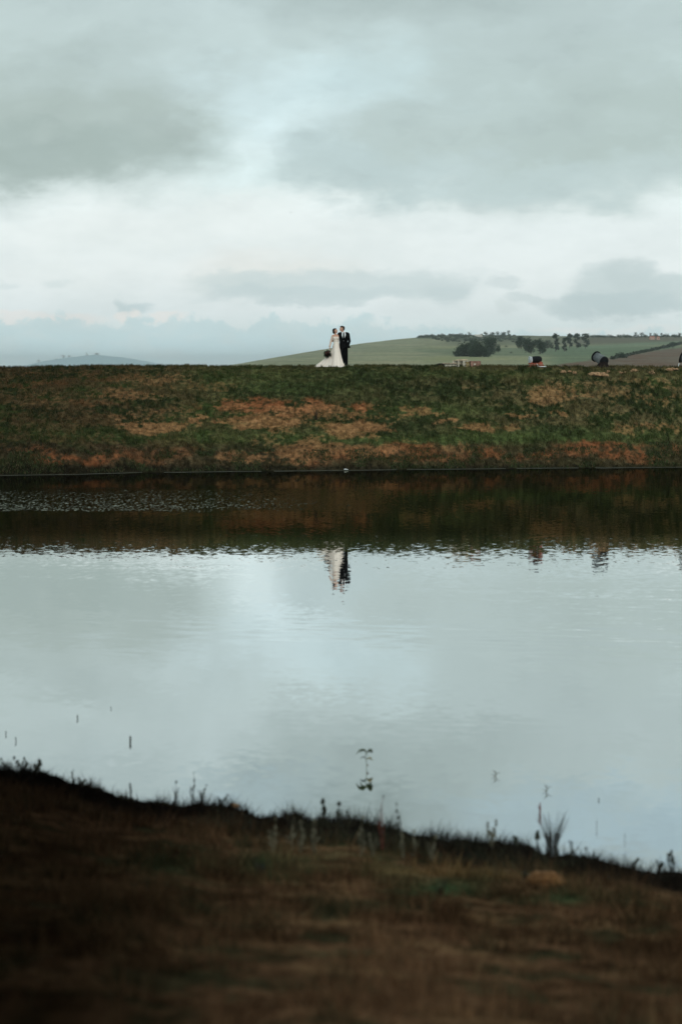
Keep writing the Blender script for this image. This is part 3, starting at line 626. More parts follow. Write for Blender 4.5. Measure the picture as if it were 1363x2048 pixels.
# groom
gX = gx_(686.6); gr = empty('person', (gX, YP, gz_(gX, YP)), 'man in black suit, white shirt and black tie, one hand in pocket, facing the bride', 'person')
hc = Vector((-.072, -.02, 1.700)); HP, q = head_parts(hc, R_(180+28), 1.0, .12)
body = HP+[[((.0, .0, 1.52), .062), (tuple(hc+Vector((.01, .01, -.07))), .056)],
  [((-.17, 0, 1.47), .062), ((.17, 0, 1.47), .062), ((0, 0, 1.52), .07)], [((-.12, 0, 1.42), (.09,.10,.1)), ((.12, 0, 1.42), (.09,.10,.1)), ((0, -.01, 1.10), (.15,.11,.1))],
  [((0, -.01, 1.10), (.155,.115,.1)), ((0, 0, .93), (.165,.12,.09))],
  [((-.085, 0, .92), .088), ((-.055, 0, .50), .062)], [((-.055, 0, .50), .060), ((-.035, .02, .12), .045)], [((-.035, .02, .10), .042), ((-.045, -.12, .04), .035)],
  [((.085, 0, .92), .088), ((.105, -.02, .50), .062)], [((.105, -.02, .50), .060), ((.12, .0, .12), .045)], [((.12, .0, .10), .042), ((.145, -.13, .04), .035)],
  [((.19, 0, 1.46), .055), ((.255, .04, 1.17), .045)], [((.255, .04, 1.17), .043), ((.185, -.01, .98), .030)],
  [((-.19, 0, 1.46), .055), ((-.27, .12, 1.20), .045)], [((-.27, .12, 1.20), .043), ((-.42, .17, 1.17), .030)]]
body += finger_set((.165, -.02, .95), (-.3, .0, -1), (-.6, -.8, .1), (-.9, .3, 0), 1., .4)
body += finger_set((-.435, .17, 1.17), (-1, -.15, 0), (0, -.2, 1), (0, -1, 0), 1., .3)
fused('body', body, M['skin'], gr, .0055)
face_bits(q, 1., gr)
hr = [[(q(-.035, 0, .045), .092), (q(.03, 0, .078), .058)], [(q(-.05, 0, .0), .078), (q(-.04, 0, .05), .088)], [(q(.05, .02, .095), .026), (q(.06, -.03, .092), .026), (q(.0, 0, .10), .04)], [(q(-.012, .078, .03), .016), (q(-.012, .080, .0), .010)], [(q(-.012, -.078, .03), .016), (q(-.012, -.080, .0), .010)]]
fused('hair', hr, M['hairg'], gr, .006)
jk = [[((-.175, .0, 1.475), .078), ((.175, .0, 1.475), .078), ((0, .015, 1.50), (.09,.085,.075))], [((-.135, .0, 1.40), (.10,.125,.12)), ((.135, .0, 1.40), (.10,.125,.12)), ((0, .005, 1.12), (.175,.135,.1))],
  [((0, .005, 1.12), (.175,.135,.08)), ((-.09, 0, .90), (.105,.14,.05)), ((.10, 0, .90), (.115,.14,.05))],
  [((.14, .03, 1.02), (.08,.09,.06)), ((.20, .07, .90), (.10,.06,.045)), ((.24, .08, .885), (.065,.05,.035))],
  [((.20, 0, 1.465), .070), ((.262, .045, 1.165), .058)], [((.262, .045, 1.165), .058), ((.20, -.02, .95), .056)],
  [((-.20, 0, 1.465), .070), ((-.28, .12, 1.20), .057)], [((-.28, .12, 1.20), .057), ((-.41, .17, 1.17), .045)]]
jk_o = fused('jacket', jk, M['suit'], gr, .008, 3)
bm = bmesh.new()
for s in (-1, 1):  # lapels
    vv = [bm.verts.new(c) for c in ((s*.072, -.125, 1.52), (s*.105, -.128, 1.47), (s*.115, -.150, 1.40), (s*.008, -.160, 1.17), (s*.004, -.158, 1.16), (s*.075, -.155, 1.40))]
    bm.faces.new(vv if s > 0 else vv[::-1])
bm.normal_update(); bmesh.ops.solidify(bm, geom=bm.faces[:], thickness=.008); bm_obj('lapel', bm, M['suit'], jk_o)
bm = bmesh.new(); vv = [bm.verts.new(c) for c in ((-.075, -.120, 1.535), (.085, -.120, 1.535), (.092, -.150, 1.42), (.005, -.158, 1.16), (-.080, -.150, 1.42))]
bm.faces.new(vv); bm.normal_update(); bmesh.ops.solidify(bm, geom=bm.faces[:], thickness=.012); sh = bm_obj('shirt', bm, M['shirt'], gr)
fused('collar', [[((-.055, -.02, 1.555), .02), ((.05, -.01, 1.575), .022), ((.055, -.06, 1.545), .018), ((-.05, -.075, 1.535), .018)], [((.0, -.01, 1.53), (.072,.07,.02)), ((-.01, -.01, 1.568), (.062,.062,.012))]], M['shirt'], sh, .007, 1)
bm = bmesh.new(); vv = [bm.verts.new(c) for c in ((-.022, -.165, 1.545), (.038, -.165, 1.545), (.034, -.175, 1.50), (.050, -.190, 1.24), (.008, -.192, 1.18), (-.036, -.190, 1.24), (-.018, -.175, 1.50))]
bm.faces.new(vv); bm.normal_update(); bmesh.ops.solidify(bm, geom=bm.faces[:], thickness=.012); bm_obj('tie', bm, M['tie'], gr)
fused('trousers', [[((-.075, 0, .95), (.10,.125,.09)), ((.08, 0, .95), (.10,.125,.09))], [((-.075, 0, .90), (.10,.12,.07)), ((-.055, 0, .50), .082)], [((-.055, 0, .50), .082), ((-.035, .02, .10), .068)],
  [((.09, 0, .90), (.10,.12,.07)), ((.108, -.02, .50), .084)], [((.108, -.02, .50), .084), ((.122, .0, .10), .070)]], M['suit'], gr, .008, 3)
for x_, dx in ((-.035, -.01), (.122, .025)):
    fused('shoe', [[((x_, .04, .05), (.055,.06,.05)), ((x_+dx, -.14, .042), (.055,.075,.042))], [((x_, .03, .10), (.055,.06,.04)), ((x_+dx*.6, -.06, .06), (.052,.075,.05))]], M['shoe'], gr, .007, 1)

# bride
bX = gx_(672); br = empty('person', (bX, YP-.02, gz_(bX, YP)), 'woman in a long ivory wedding dress with lace sleeves, looking up at the man', 'person')
hc = Vector((-.042, 0, 1.615)); HP, q = head_parts(hc, R_(-28), .93, .28)
arm = [[((-.165, 0, 1.395), .042), ((-.235, -.02, 1.13), .034)], [((-.235, -.02, 1.13), .033), ((-.285, -.09, .90), .024)]]
body = HP+[[((-.03, .01, 1.44), .045), (tuple(hc+Vector((0, .0, -.07))), .042)], [((-.145, 0, 1.40), .045), ((.10, 0, 1.40), .045), ((-.02, 0, 1.43), .05)],
  [((-.10, 0, 1.36), (.07,.08,.08)), ((.065, 0, 1.36), (.07,.08,.08)), ((0, 0, 1.14), (.105,.085,.07))], [((0, 0, 1.14), (.105,.085,.07)), ((0, .01, .95), (.15,.12,.1))],
  [((-.07, 0, .92), .085), ((-.06, 0, .5), .058)], [((-.06, 0, .5), .055), ((-.06, .02, .12), .036)], [((-.06, .03, .10), .034), ((-.06, -.10, .035), .03)],
  [((.07, 0, .92), .085), ((.06, 0, .5), .058)], [((.06, 0, .5), .055), ((.06, .02, .12), .036)], [((.06, .03, .10), .034), ((.06, -.10, .035), .03)],
  *arm, [((.12, 0, 1.395), .042), ((.20, .16, 1.18), .034)], [((.20, .16, 1.18), .033), ((.36, .19, 1.16), .024)]]
body += finger_set((-.288, -.095, .885), (-.1, -.05, -1), (.3, -.9, 0), (.9, .3, .1), .92, .9)
body += finger_set((.375, .19, 1.16), (1, -.1, 0), (0, 0, 1), (0, -1, 0), .9, .3)
fused('body', body, M['skin'], br, .005)
face_bits(q, .93, br)
fused('hair', [[(q(-.04, 0, .04), .090), (q(.03, 0, .075), .050)], [(q(-.055, 0, .01), .082), (q(-.065, 0, -.05), .062)], [(q(-.085, 0, -.065), .052), (q(-.10, .01, -.03), .055)], [(q(.0, -.070, .03), .022), (q(-.03, -.072, -.03), .024)], [(q(.0, .070, .03), .022), (q(-.03, .072, -.03), .024)], [(q(.045, -.03, .085), .024), (q(.045, .03, .085), .024)]], M['hairb'], br, .006)
dr = fused('bodice', [[((-.095, -.01, 1.33), (.068,.092,.05)), ((.065, -.01, 1.33), (.068,.092,.05)), ((0, 0, 1.15), (.120,.105,.05))], [((-.075, -.07, 1.285), .058), ((-.05, -.05, 1.24), .06)], [((.06, -.07, 1.285), .058), ((.04, -.05, 1.24), .06)], [((0, 0, 1.17), (.126,.108,.03)), ((0, 0, 1.12), (.130,.110,.03))]], M['lace'], br, .007, 2)
fused('sleeve', [[((-.168, 0, 1.385), .049), ((-.238, -.02, 1.13), .044)], [((-.238, -.02, 1.13), .044), ((-.285, -.085, .925), .040)]], M['sleeve'], br, .007, 2)
fused('sleeve', [[((.125, 0, 1.385), .049), ((.202, .16, 1.18), .044)], [((.202, .16, 1.18), .044), ((.35, .19, 1.16), .038)]], M['sleeve'], br, .007, 2)
bm = bmesh.new(); tube(bm, [(.115*math.cos(a)+.0, .112*math.sin(a), 1.145) for a in np.linspace(0, 2*math.pi, 25)], .008, 6, False); bm_obj('sash', bm, M['ribbon'], br)
# skirt: stacked rings with folds
nh, na = 40, 120; V = []
for i in range(nh+1):
    s = i/nh; z = 1.14*(1-s)+.015*s
    cx = .0+.045*s; rx = .120+.085*s**.9+.125*s**2; ry = .108+.12*s**.9+.17*s**2
    for k_ in range(na):
        a = 2*math.pi*k_/na; fo = 1+(.02+.075*s)*(math.sin(a*9+1.5*math.sin(a*2))*.55+math.sin(a*17+2)*.3+math.sin(a*5+s*2)*.35)*min(1, s*3)
        V.append((cx+rx*fo*math.cos(a), ry*fo*math.sin(a), z+.012*s*math.sin(a*7)))
ii = np.arange((nh+1)*na).reshape(nh+1, na); jj = np.roll(ii, -1, 1)
ff = np.stack([ii[:-1], jj[:-1], jj[1:], ii[1:]], -1).reshape(-1, 4)
np_mesh('skirt', V, ff, M['satin'], br, smooth=True)
# train: fan of tulle from the back of the waist down to the grass, swept to the left
V = []; nh, na = 36, 60
for i in range(nh+1):
    s = i/nh
    for k_ in range(na+1):
        a = k_/na; ang = math.pi*(.5+.93*a)
        top = Vector((-.01+.10*math.cos(ang), .02+.085*math.sin(ang), 1.06))
        bot = Vector((0, .05+(.75 if ang < math.pi else .30)*math.sin(ang), .02)); bot.x = -.05+.95*math.cos(ang)
        g = s**1.9; z = 1.06*(1-s)**1.0*(1-.12*math.sin(math.pi*s)); z = 1.06*(1-s)+.02
        p_ = Vector((top.x+(bot.x-top.x)*g, top.y+(bot.y-top.y)*g, z))
        fo = .035*s*math.sin(a*38+math.sin(a*9)*2); dr_ = Vector((math.cos(ang), math.sin(ang), 0))
        V.append(p_+dr_*fo)
ii = np.arange((nh+1)*(na+1)).reshape(nh+1, na+1)
ff = np.stack([ii[:-1, :-1], ii[:-1, 1:], ii[1:, 1:], ii[1:, :-1]], -1).reshape(-1, 4)
np_mesh('train', V, ff, M['tulle'], br, smooth=True)

# bouquet in her hand
bq = empty('bouquet', (bX-.385, YP-.17, gz_(bX, YP)+.615), 'dark wine and green bouquet held hanging at the bride side', 'bouquet')
bm = bmesh.new(); tube(bm, [(.09, .05, .20), (.06, .03, .12), (.0, 0, .02)], [.014, .016, .02], 8); bm_obj('stems', bm, M['bleaf'], bq, True)
bm = bmesh.new(); tube(bm, [(.088, .05, .195), (.066, .035, .135)], [.021, .022], 10); tube(bm, [(.08, .03, .15), (.10, .01, .03), (.09, 0, -.10)], [.006, .007, .003], 5); bm_obj('ribbon', bm, M['ribbon'], bq, True)
rr = random.Random(3)
def rose(name, c, r_, m):
    bm = bmesh.new(); lump(bm, (0, 0, 0), (r_*.6, r_*.6, r_*.6), rr.random()*9, 2, .3)
    for k_ in range(9):
        a = k_*2.4; d = Vector((math.cos(a)*.6, math.sin(a)*.6, .35)); lump(bm, d*r_*.7, (r_*.42, r_*.42, r_*.36), k_, 2, .4)
    o = bm_obj(name, bm, m, bq, True); o.location = c; o.rotation_euler = (rr.uniform(1.2, 2.2), rr.uniform(-.6, .6), 0)
for k_, c in enumerate([(-.01,-.07,.02),(.05,-.05,-.04),(-.07,-.05,.03),(-.02,-.06,-.07),(.03,-.06,.07),(-.06,-.04,-.05),(.08,-.02,.02),(0,.05,0),(-.05,.03,.05)]):
    rose('flower', c, rr.uniform(.038, .052), M['petal2'] if k_ in (2, 4) else M['petal'])
V = []; Fc = []
for k_ in range(150):
    d = Vector((rr.gauss(0, 1), rr.gauss(0, .8), rr.gauss(-.35, 1.3))).normalized(); o_ = d*.06; L = rr.uniform(.05, .19)**1; s_ = d.orthogonal().normalized()*.020; up = d.cross(s_)*.2
    e = o_+d*L+Vector((0, 0, -.02)); i0 = len(V); V += [o_, (o_+e)/2+s_+up, e, (o_+e)/2-s_+up]; Fc.append((i0, i0+1, i0+2, i0+3))
np_mesh('leaves', V, Fc, M['bleaf'], bq)

# ------------------------------------------------------------------ things on the crest
def crest_pt(p, dy=0): 
    y_ = YP+dy; x_ = (p-681.5)/F*y_; return Vector((x_, y_, gz_(x_, y_)))
# low plank pile at the left
o = crest_pt(898); pl = empty('plank_pile', o, 'low pile of pale planks lying on the embankment, left of the pallets', 'planks')
for k_ in range(3):
    bm = bmesh.new(); box(bm, (0, -.16+.16*k_, .055), (.60, .11, .10), (0, 0, .02*k_), .006); bm_obj('plank', bm, M['pwood2'], pl)
bm = bmesh.new(); box(bm, (.02, .02, .127), (.56, .30, .035), (0, 0, 0), .004); bm_obj('shadow_strip', bm, M['darkwood'], pl)  # dark strip standing in for the shadow under the top plank
bm = bmesh.new(); box(bm, (.0, .0, .162), (.62, .42, .03), (0, .0, 0), .004); bm_obj('plank', bm, M['pwood'], pl)
bm = bmesh.new(); tube(bm, [(0, -.25, .075), (0, .25, .075)], .082, 16); tube(bm, [(0, -.253, .075), (0, -.262, .075)], [.06, .05], 14); o2 = bm_obj('log', bm, M['darkwood'], None, True); o2.location = crest_pt(880); o2.rotation_euler = (0, 0, .3)
tag(o2, 'short dark log lying at the left end of the plank pile', 'log')
def pallet(loc, rz, label):
    root = empty('wooden_pallet', loc, label, 'pallet', 'stacked wooden pallets on the embankment', rz)
    for k_ in range(5):
        bm = bmesh.new(); box(bm, (-.28+.14*k_, 0, .135), (.115, .56, .022), (0, 0, 0), .003); bm_obj('top_board', bm, M['pwood'], root)
    for y_ in (-.25, 0, .25):
        bm = bmesh.new(); box(bm, (0, y_, .110), (.68, .07, .022)); bm_obj('cross_board', bm, M['pwood2'], root)
        for x_ in (-.29, 0, .29):
            bm = bmesh.new(); box(bm, (x_, y_, .058), (.09, .07, .078), (0, 0, 0), .003); bm_obj('block', bm, M['pwood2'], root)
        bm = bmesh.new(); box(bm, (0, y_, .009), (.68, .07, .018)); bm_obj('bottom_board', bm, M['pwood2'], root)
    return root
c0 = crest_pt(922, .1)
def cpy(root, loc, label):
    r_ = root.copy(); C.objects.link(r_); r_.location = loc; r_['label'] = label
    for ch in root.children:
        c = ch.copy(); C.objects.link(c); c.parent = r_; c.matrix_parent_inverse = ch.matrix_parent_inverse
    return r_
pa = pallet(c0, R_(63), 'bottom wooden pallet of the small stack of two')
cpy(pa, c0+Vector((0, 0, .148)), 'top wooden pallet of the small stack of two')
bm = bmesh.new(); box(bm, (0, 0, .02), (.5, .05, .04), (0, -.05, 0), .004); o = bm_obj('loose_board', bm, M['pwood']); o.location = c0+Vector((.02, .06, .30)); o.rotation_euler = (0, 0, R_(12)); tag(o, 'narrow loose board lying on the stacked pallets', 'board')
# straw block
bm = bmesh.new(); box(bm, (0, 0, .12), (.20, .30, .24), (0, 0, .1), .02); bmesh.ops.subdivide_edges(bm, edges=bm.edges[:], cuts=4, use_grid_fill=True)
for v_ in bm.verts: v_.co += Vector((random.uniform(-1, 1), random.uniform(-1, 1), random.uniform(-1, 1)))*.010
o = bm_obj('straw_bale', bm, M['straw']); o.location = crest_pt(934.5, .02); tag(o, 'small yellowish straw bale between the pallets and the crate', 'bale')
# crate
cr = empty('wooden_crate', crest_pt(949.5, -.02), 'square red-brown wooden crate at the right end of the pallets', 'crate', None, R_(-8))
for z_ in (.04, .125, .21):
    bm = bmesh.new(); box(bm, (0, -.16, z_), (.47, .022, .078), (0, 0, 0), .003); bm_obj('front_board', bm, M['redwood'], cr)
    bm = bmesh.new(); box(bm, (0, .16, z_), (.47, .022, .078), (0, 0, 0), .003); bm_obj('back_board', bm, M['redwood'], cr)
    for s in (-1, 1):
        bm = bmesh.new(); box(bm, (s*.222, 0, z_), (.022, .296, .078), (0, 0, 0), .003); bm_obj('side_board', bm, M['darkwood'] if s < 0 else M['redwood'], cr)
for s in (-1, 1):
    bm = bmesh.new(); box(bm, (s*.212, -.178, .125), (.035, .014, .25)); bm_obj('corner_post', bm, M['darkwood'] if s < 0 else M['redwood'], cr)
bm = bmesh.new(); box(bm, (0, 0, .258), (.48, .34, .016), (0, 0, 0), .003); bm_obj('lid', bm, M['redwood'], cr)
bm = bmesh.new(); tube(bm, [(-.01, -.172, .12), (-.01, -.180, .12)], [.045, .04], 12); tube(bm, [(-.01, -.181, .12), (-.01, -.186, .12)], .018, 10); bm_obj('knot', bm, M['pwood2'], cr)

def lathe(bm, prof, seg=28):
    rings = [[bm.verts.new((x_, r_*math.cos(k_*2*math.pi/seg), r_*math.sin(k_*2*math.pi/seg))) for k_ in range(seg)] for x_, r_ in prof]
    for a, b in zip(rings, rings[1:]):
        for k_ in range(seg): bm.faces.new((a[k_], a[(k_+1) % seg], b[(k_+1) % seg], b[k_]))
    bm.faces.new(rings[0][::-1]); bm.faces.new(rings[-1])
def cannon(p, label, aim, kind):
    root = empty('cannon', p, label, 'cannon', 'cannons standing on the embankment')
    d = Vector(aim).normalized(); rot = d.to_track_quat('X', 'Z').to_euler()
    if kind == 'tilted':
        c = Vector((0, 0, .285))
        bm = bmesh.new(); lathe(bm, [(-.09, .02), (-.085, .12), (-.06, .185), (0, .215), (.10, .222), (.60, .205), (.60, .15), (.10, .14), (.09, .02)]); b = bm_obj('barrel', bm, M['greymetal'], root, True)
        b.location = c; b.rotation_euler = rot
        bm = bmesh.new(); lathe(bm, [(-.105, .02), (-.10, .13), (-.07, .195), (-.005, .226), (.045, .228), (.05, .21)]); e = bm_obj('breech', bm, M['iron'], b, True)
        bm = bmesh.new(); lathe(bm, [(.545, .205), (.55, .245), (.61, .25), (.612, .165), (.56, .16)]); bm_obj('muzzle_ring', bm, M['iron'], b, True)
        bm = bmesh.new(); lathe(bm, [(-.15, .02), (-.14, .045), (-.11, .05), (-.09, .03)], 14); bm_obj('knob', bm, M['iron'], b, True)
        bm = bmesh.new(); box(bm, (.09, -.02, .04), (.86, .42, .08), (0, 0, 0), .01); bm_obj('bed', bm, M['darkwood'], root)
        for s in (-1, 1):
            bm = bmesh.new(); vv = [bm.verts.new(k_) for k_ in ((-.31, s*.2+.05, .07), (.20, s*.2+.05, .07), (.12, s*.2+.05, .25), (-.20, s*.2+.05, .27))]; bm.faces.new(vv)
            bm.normal_update(); bmesh.ops.solidify(bm, geom=bm.faces[:], thickness=.05); bm_obj('cheek', bm, M['darkwood'], root)
    return root
cannon(crest_pt(1207), 'stubby black cannon tilted up to the left, on a dark timber bed', (-.42, .60, .30), 'tilted')
# the cannon on a brick plinth
p = crest_pt(1070); rt = empty('cannon', p+Vector((0, 0, 0)), 'short black cannon with a white muzzle ring resting level on a red brick plinth', 'cannon', 'cannons standing on the embankment')
bm = bmesh.new(); lathe(bm, [(-.235, .02), (-.225, .09), (-.19, .125), (-.15, .150), (.0, .158), (.15, .150), (.22, .125), (.255, .08), (.262, .02)]); b = bm_obj('barrel', bm, M['iron'], rt, True); b.location = (.02, .0, .345); b.rotation_euler = (0, R_(-3), R_(12))
bm = bmesh.new(); lathe(bm, [(-.315, .13), (-.31, .165), (-.28, .160), (-.19, .135), (-.185, .11), (-.30, .11)]); bm_obj('muzzle_ring', bm, M['palering'], b, True)
pl = empty('brick_plinth', p, 'low red brick plinth under the level cannon', 'plinth')
cn = 0
for lv in range(3):
    for k_ in range(3 if lv < 2 else 3):
        for j in range(2):
            bm = bmesh.new(); box(bm, (-.21+.205*k_+(.05 if lv % 2 else 0), -.10+.2*j, .034+.066*lv), (.198, .19, .058), (0, 0, random.uniform(-.05, .05)), .006); bm_obj('brick', bm, M['brick'], pl)
for x_, z_ in ((-.20, .225), (.22, .225), (.26, .2)):
    bm = bmesh.new(); box(bm, (x_, -.06, z_), (.10, .16, .06), (0, random.uniform(-.2, .2), random.uniform(-.3, .3)), .006); bm_obj('brick', bm, M['brick'], pl)
bm = bmesh.new(); box(bm, (0, 0, .0), (.38, .16, .035), (0, 0, 0), .004); o = bm_obj('white_board', bm, M['white']); o.location = p+Vector((.25, -.32, .035)); tag(o, 'white painted board lying in front of the brick plinth', 'board')
bm = bmesh.new(); box(bm, (0, 0, 0), (.012, .16, .16), (0, R_(-35), 0), .002); o = bm_obj('leaning_slat', bm, M['white']); o.location = p+Vector((.07, -.32, .10)); tag(o, 'short white slat propped up against the brick plinth', 'slat')
bm = bmesh.new(); lump(bm, (0, 0, 0), (.19, .12, .045), 4, 3, .3); o = bm_obj('stone', bm, M['darkwood'], None, True); o.location = crest_pt(1042); tag(o, 'low dark stone in the grass left of the brick plinth', 'stone')
# cannon cut by the right edge
rt = cannon(crest_pt(1386), 'black cannon at the far right edge, only its left end in view', (-.85, .4, .30), 'tilted')
bm = bmesh.new(); box(bm, (0, 0, .10), (.03, .03, .20), (0, R_(14), 0), .003); o = bm_obj('white_peg', bm, M['white']); o.location = crest_pt(1355.5, -.1); tag(o, 'thin white peg beside the cannon at the right edge', 'peg')
# litter on the waterline
bm = bmesh.new(); lump(bm, (0, 0, 0), (.055, .04, .04), 2, 2, .5); lump(bm, (.06, 0, -.01), (.045, .035, .025), 5, 2, .5); o = bm_obj('plastic_litter', bm, M['litter']); o.location = ((690-681.5)/F*94.8, float(shoreY(np.array(.17)))-.1, .04); tag(o, 'small scrap of white litter on the far waterline below the couple', 'litter')
# a twiggy weed on the slope
def weed(name, base, H, label, cat='weed', group=None, mats=('stalkd', 'darkleaf'), n=5, heads=6, hs=.012, spread=.3, seed=1, leaves=0, wd=.0035):
    rr = random.Random(seed); root = empty(name, base, label, cat, group); bm = bmesh.new(); tips = []; n = n+2 if name == 'weed_stalk' else n
    for k_ in range(n):
        a = rr.uniform(0, 6.28); h_ = H*(1 if k_ == 0 else rr.uniform(.5, .95)); e = Vector((math.cos(a)*spread*h_*rr.uniform(.2, 1), math.sin(a)*spread*h_*.6, h_)); m_ = e*.5+Vector((rr.uniform(-.1, .1)*H, 0, .05*H))
        s0 = Vector((rr.uniform(-.1, .1)*spread*H, rr.uniform(-.1, .1)*spread*H, -.03)); tube(bm, [s0, m_, e], [wd, wd*.8, wd*.4], 5); tips += [e, m_*.6+e*.4, m_]
    bm_obj('stem', bm, M[mats[0]], root)
    bm = bmesh.new()
    if heads <= 7:
        for k_ in range(heads):
            b2 = bmesh.new(); hv = rr.uniform(.45, 1.1); lump(b2, tips[k_ % len(tips)], (hs*.8*hv, hs*.8*hv, hs*rr.uniform(.8, 1.9)*hv), k_+seed, 2, .6); bm_obj('seed_head', b2, M[mats[1]], root)
        heads = 0
    for k_ in range(heads):
        c = tips[k_ % len(tips)]+Vector((rr.uniform(-.2, .2), rr.uniform(-.2, .2), rr.uniform(-.1, .1)))*hs*3*(k_ >= len(tips)); lump(bm, c, (hs*.8, hs*.8, hs*1.5), k_+seed, 1, .4)
    if heads: bm_obj('seed_head', bm, M[mats[1]], root)
    if leaves:
        V = []; Fc = []
        for k_ in range(leaves):
            a = rr.uniform(0, 6.28); o_ = Vector((0, 0, rr.uniform(0, .5)*H)); d = Vector((math.cos(a), math.sin(a), rr.uniform(.2, 1.))).normalized()*H*rr.uniform(.15, .35); s_ = d.cross(Vector((0, 0, 1))).normalized()*H*.035
            i0 = len(V); V += [o_, o_+d*.5+s_, o_+d, o_+d*.5-s_]; Fc.append((i0, i0+1, i0+2, i0+3))
        np_mesh('leaf', V, Fc, M[mats[1]], root)
    return root
weed('twiggy_weed', on_bank(632, 840), .55, 'thin twiggy weed standing on the bare patch of the slope', n=9, heads=4, spread=.5, seed=4, leaves=14, wd=.008)

# ------------------------------------------------------------------ near bank
SP = [(-400,1505),(-150,1522),(0,1541),(100,1551),(200,1578),(300,1598),(430,1610),(560,1630),(640,1638),(720,1652),(800,1664),(900,1684),(1000,1693),(1040,1690),(1080,1708),(1130,1716),(1200,1727),(1280,1731),(1363,1737),(1600,1752),(1900,1765)]
sx = []; sy = []
for a, b in SP:
    b += 9-5*min(1, max(0, (a-500)/800))
    y_ = F*CAMZ/(b-HOR); sx.append((a-681.5)/F*y_); sy.append(y_)
def nshore(X): return np.interp(X, sx, sy)+.50*(fbm(X*1.6, X*0+4, 4, 41)-.5)+.30*(fbm(X*7, X*0+4, 4, 43)-.5)
def nz(X, Y):
    s = nshore(X)-Y
    z = np.where(s > 0, .035*sstep(s, 0, .25)+s*.125, s*.3)
    return z+.05*(fbm(X*1.3, Y*1.3, 3, 44)-.5)*sstep(s, .1, 1.5)+.035*(fbm(X*7, Y*7, 3, 45)-.5)*sstep(s, .0, .4)
def near_col(X, Y, Z):
    p, r_ = to_px(X, np.maximum(Y, 3), Z); s = nshore(X)-Y
    n1 = fbm(X*.5, Y*1.4, 4, 46); n2 = fbm(X*2.5, Y*2.5, 4, 47); n3 = fbm(X*14, Y*14, 3, 48)
    n2 = fbm(X*2.6, Y*3.6, 5, 47, .6); n3 = fbm(X*16, Y*12, 3, 48, .7)
    c = lerp(np.array([.026,.014,.007]), np.array([.072,.038,.020]), sstep(n1*.4+n2*.6, .38, .62))
    c = lerp(c, np.array([.100,.058,.029]), sstep(fbm(X*2.2+9, Y*3.4, 5, 49, .6), .52, .68)*.6)
    c = lerp(c, np.array([.016,.020,.010]), sstep(fbm(X*2.8, Y*3.6, 5, 53, .6), .54, .66)*.7)
    wb = .25*(fbm(X*1.4, X*0, 3, 88)-.3)*3
    c = lerp(c, np.array([.005,.0045,.004]), sstep(-s+wb*1.6, -3.3+0*s, -1.2)*.95)
    gp = .35*np.exp(-((p-620)/420)**2-((r_-1735)/40)**2)*sstep(fbm(X*3, Y*3, 3, 63), .45, .6)+np.exp(-((p-890)/70)**2-((r_-1778)/13)**2)+.8*np.exp(-((p-1120)/60)**2-((r_-1800)/10)**2)+.7*np.exp(-((p-520)/25)**2-((r_-1738)/16)**2)
    c = lerp(c, np.array([.028,.050,.022]), np.clip(gp, 0, 1)*.9)
    c = lerp(c, np.array([.12,.075,.03]), np.clip(np.exp(-((p-900)/200)**2-((r_-1748-(p-900)*.05)/7)**2), 0, 1)*.5)
    c = c*(.30+1.75*n3)[..., None]
    c = c*(1-.80*sstep(-p, -760, -60))[..., None]  # left side darkened in the colour, standing in for lens vignetting
    return c
xs = np.concatenate([np.linspace(-60, -6.1, 40), np.arange(-6, 6, .035), np.linspace(6.1, 60, 40)]); ys = np.concatenate([np.linspace(-25, 8.9, 30), np.arange(9, 25.6, .035)])
X, Y, f = grid(xs, ys); Z = nz(X, Y)
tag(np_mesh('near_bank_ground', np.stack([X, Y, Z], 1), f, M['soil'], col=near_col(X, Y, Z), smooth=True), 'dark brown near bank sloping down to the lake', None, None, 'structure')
n = 210000; X = rng.uniform(-5.5, 5.5, n); Y = rng.uniform(8.6, 24.8, n); s = nshore(X)-Y
kp = (s > .03) & (rng.random(n) < .25+.9*sstep(fbm(X*2, Y*2, 3, 55), .38, .6)); X, Y, s = X[kp], Y[kp], s[kp]; Z = nz(X, Y); k = len(X)
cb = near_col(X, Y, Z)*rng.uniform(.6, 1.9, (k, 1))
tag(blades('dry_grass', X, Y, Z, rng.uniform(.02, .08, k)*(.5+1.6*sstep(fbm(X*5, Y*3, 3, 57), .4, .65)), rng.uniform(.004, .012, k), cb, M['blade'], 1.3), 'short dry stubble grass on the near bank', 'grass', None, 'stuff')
# ragged low growth right on the edge
n = 16000; X = rng.uniform(-5.5, 5.5, n); Y = nshore(X)-rng.uniform(.0, .5, n); cl = fbm(X*2.6, X*0+2, 3, 58); kp = (cl > .57); X, Y, cl = X[kp], Y[kp], cl[kp]; k = len(X)
cb = np.array([.010,.010,.006])*rng.uniform(.4, 2.4, (k, 1)); dq = rng.random(k) < .2; cb[dq] = np.array([.06,.042,.02])*rng.uniform(.4, 1, (dq.sum(), 1))
tag(blades('edge_weeds', X, Y, nz(X, Y), rng.uniform(.02, .07, k)*(.4+2.0*sstep(cl, .55, .75)*rng.random(k)**2*1.6), rng.uniform(.004, .012, k), cb, M['blade'], .8), 'dark ragged growth along the near water edge', 'weeds', None, 'stuff')
def near_pt(p, r_):
    ys_ = np.arange(9, 30, .01); xs_ = (p-681.5)/F*ys_; zs = np.maximum(nz(xs_, ys_), 0); rr_ = HOR-F*(zs-CAMZ)/ys_
    i = int(np.argmin(np.abs(rr_-r_))); return Vector((xs_[i], ys_[i], zs[i]))
n = 5200; X = rng.normal(0, 1, n)*.75+.05; Y = nshore(X)-rng.uniform(.9, 3.0, n); cl = fbm(X*4, Y*3, 3, 66); kp = (cl > .46)&(X > -1.2)&(X < 2.2); X, Y = X[kp], Y[kp]; k = len(X)
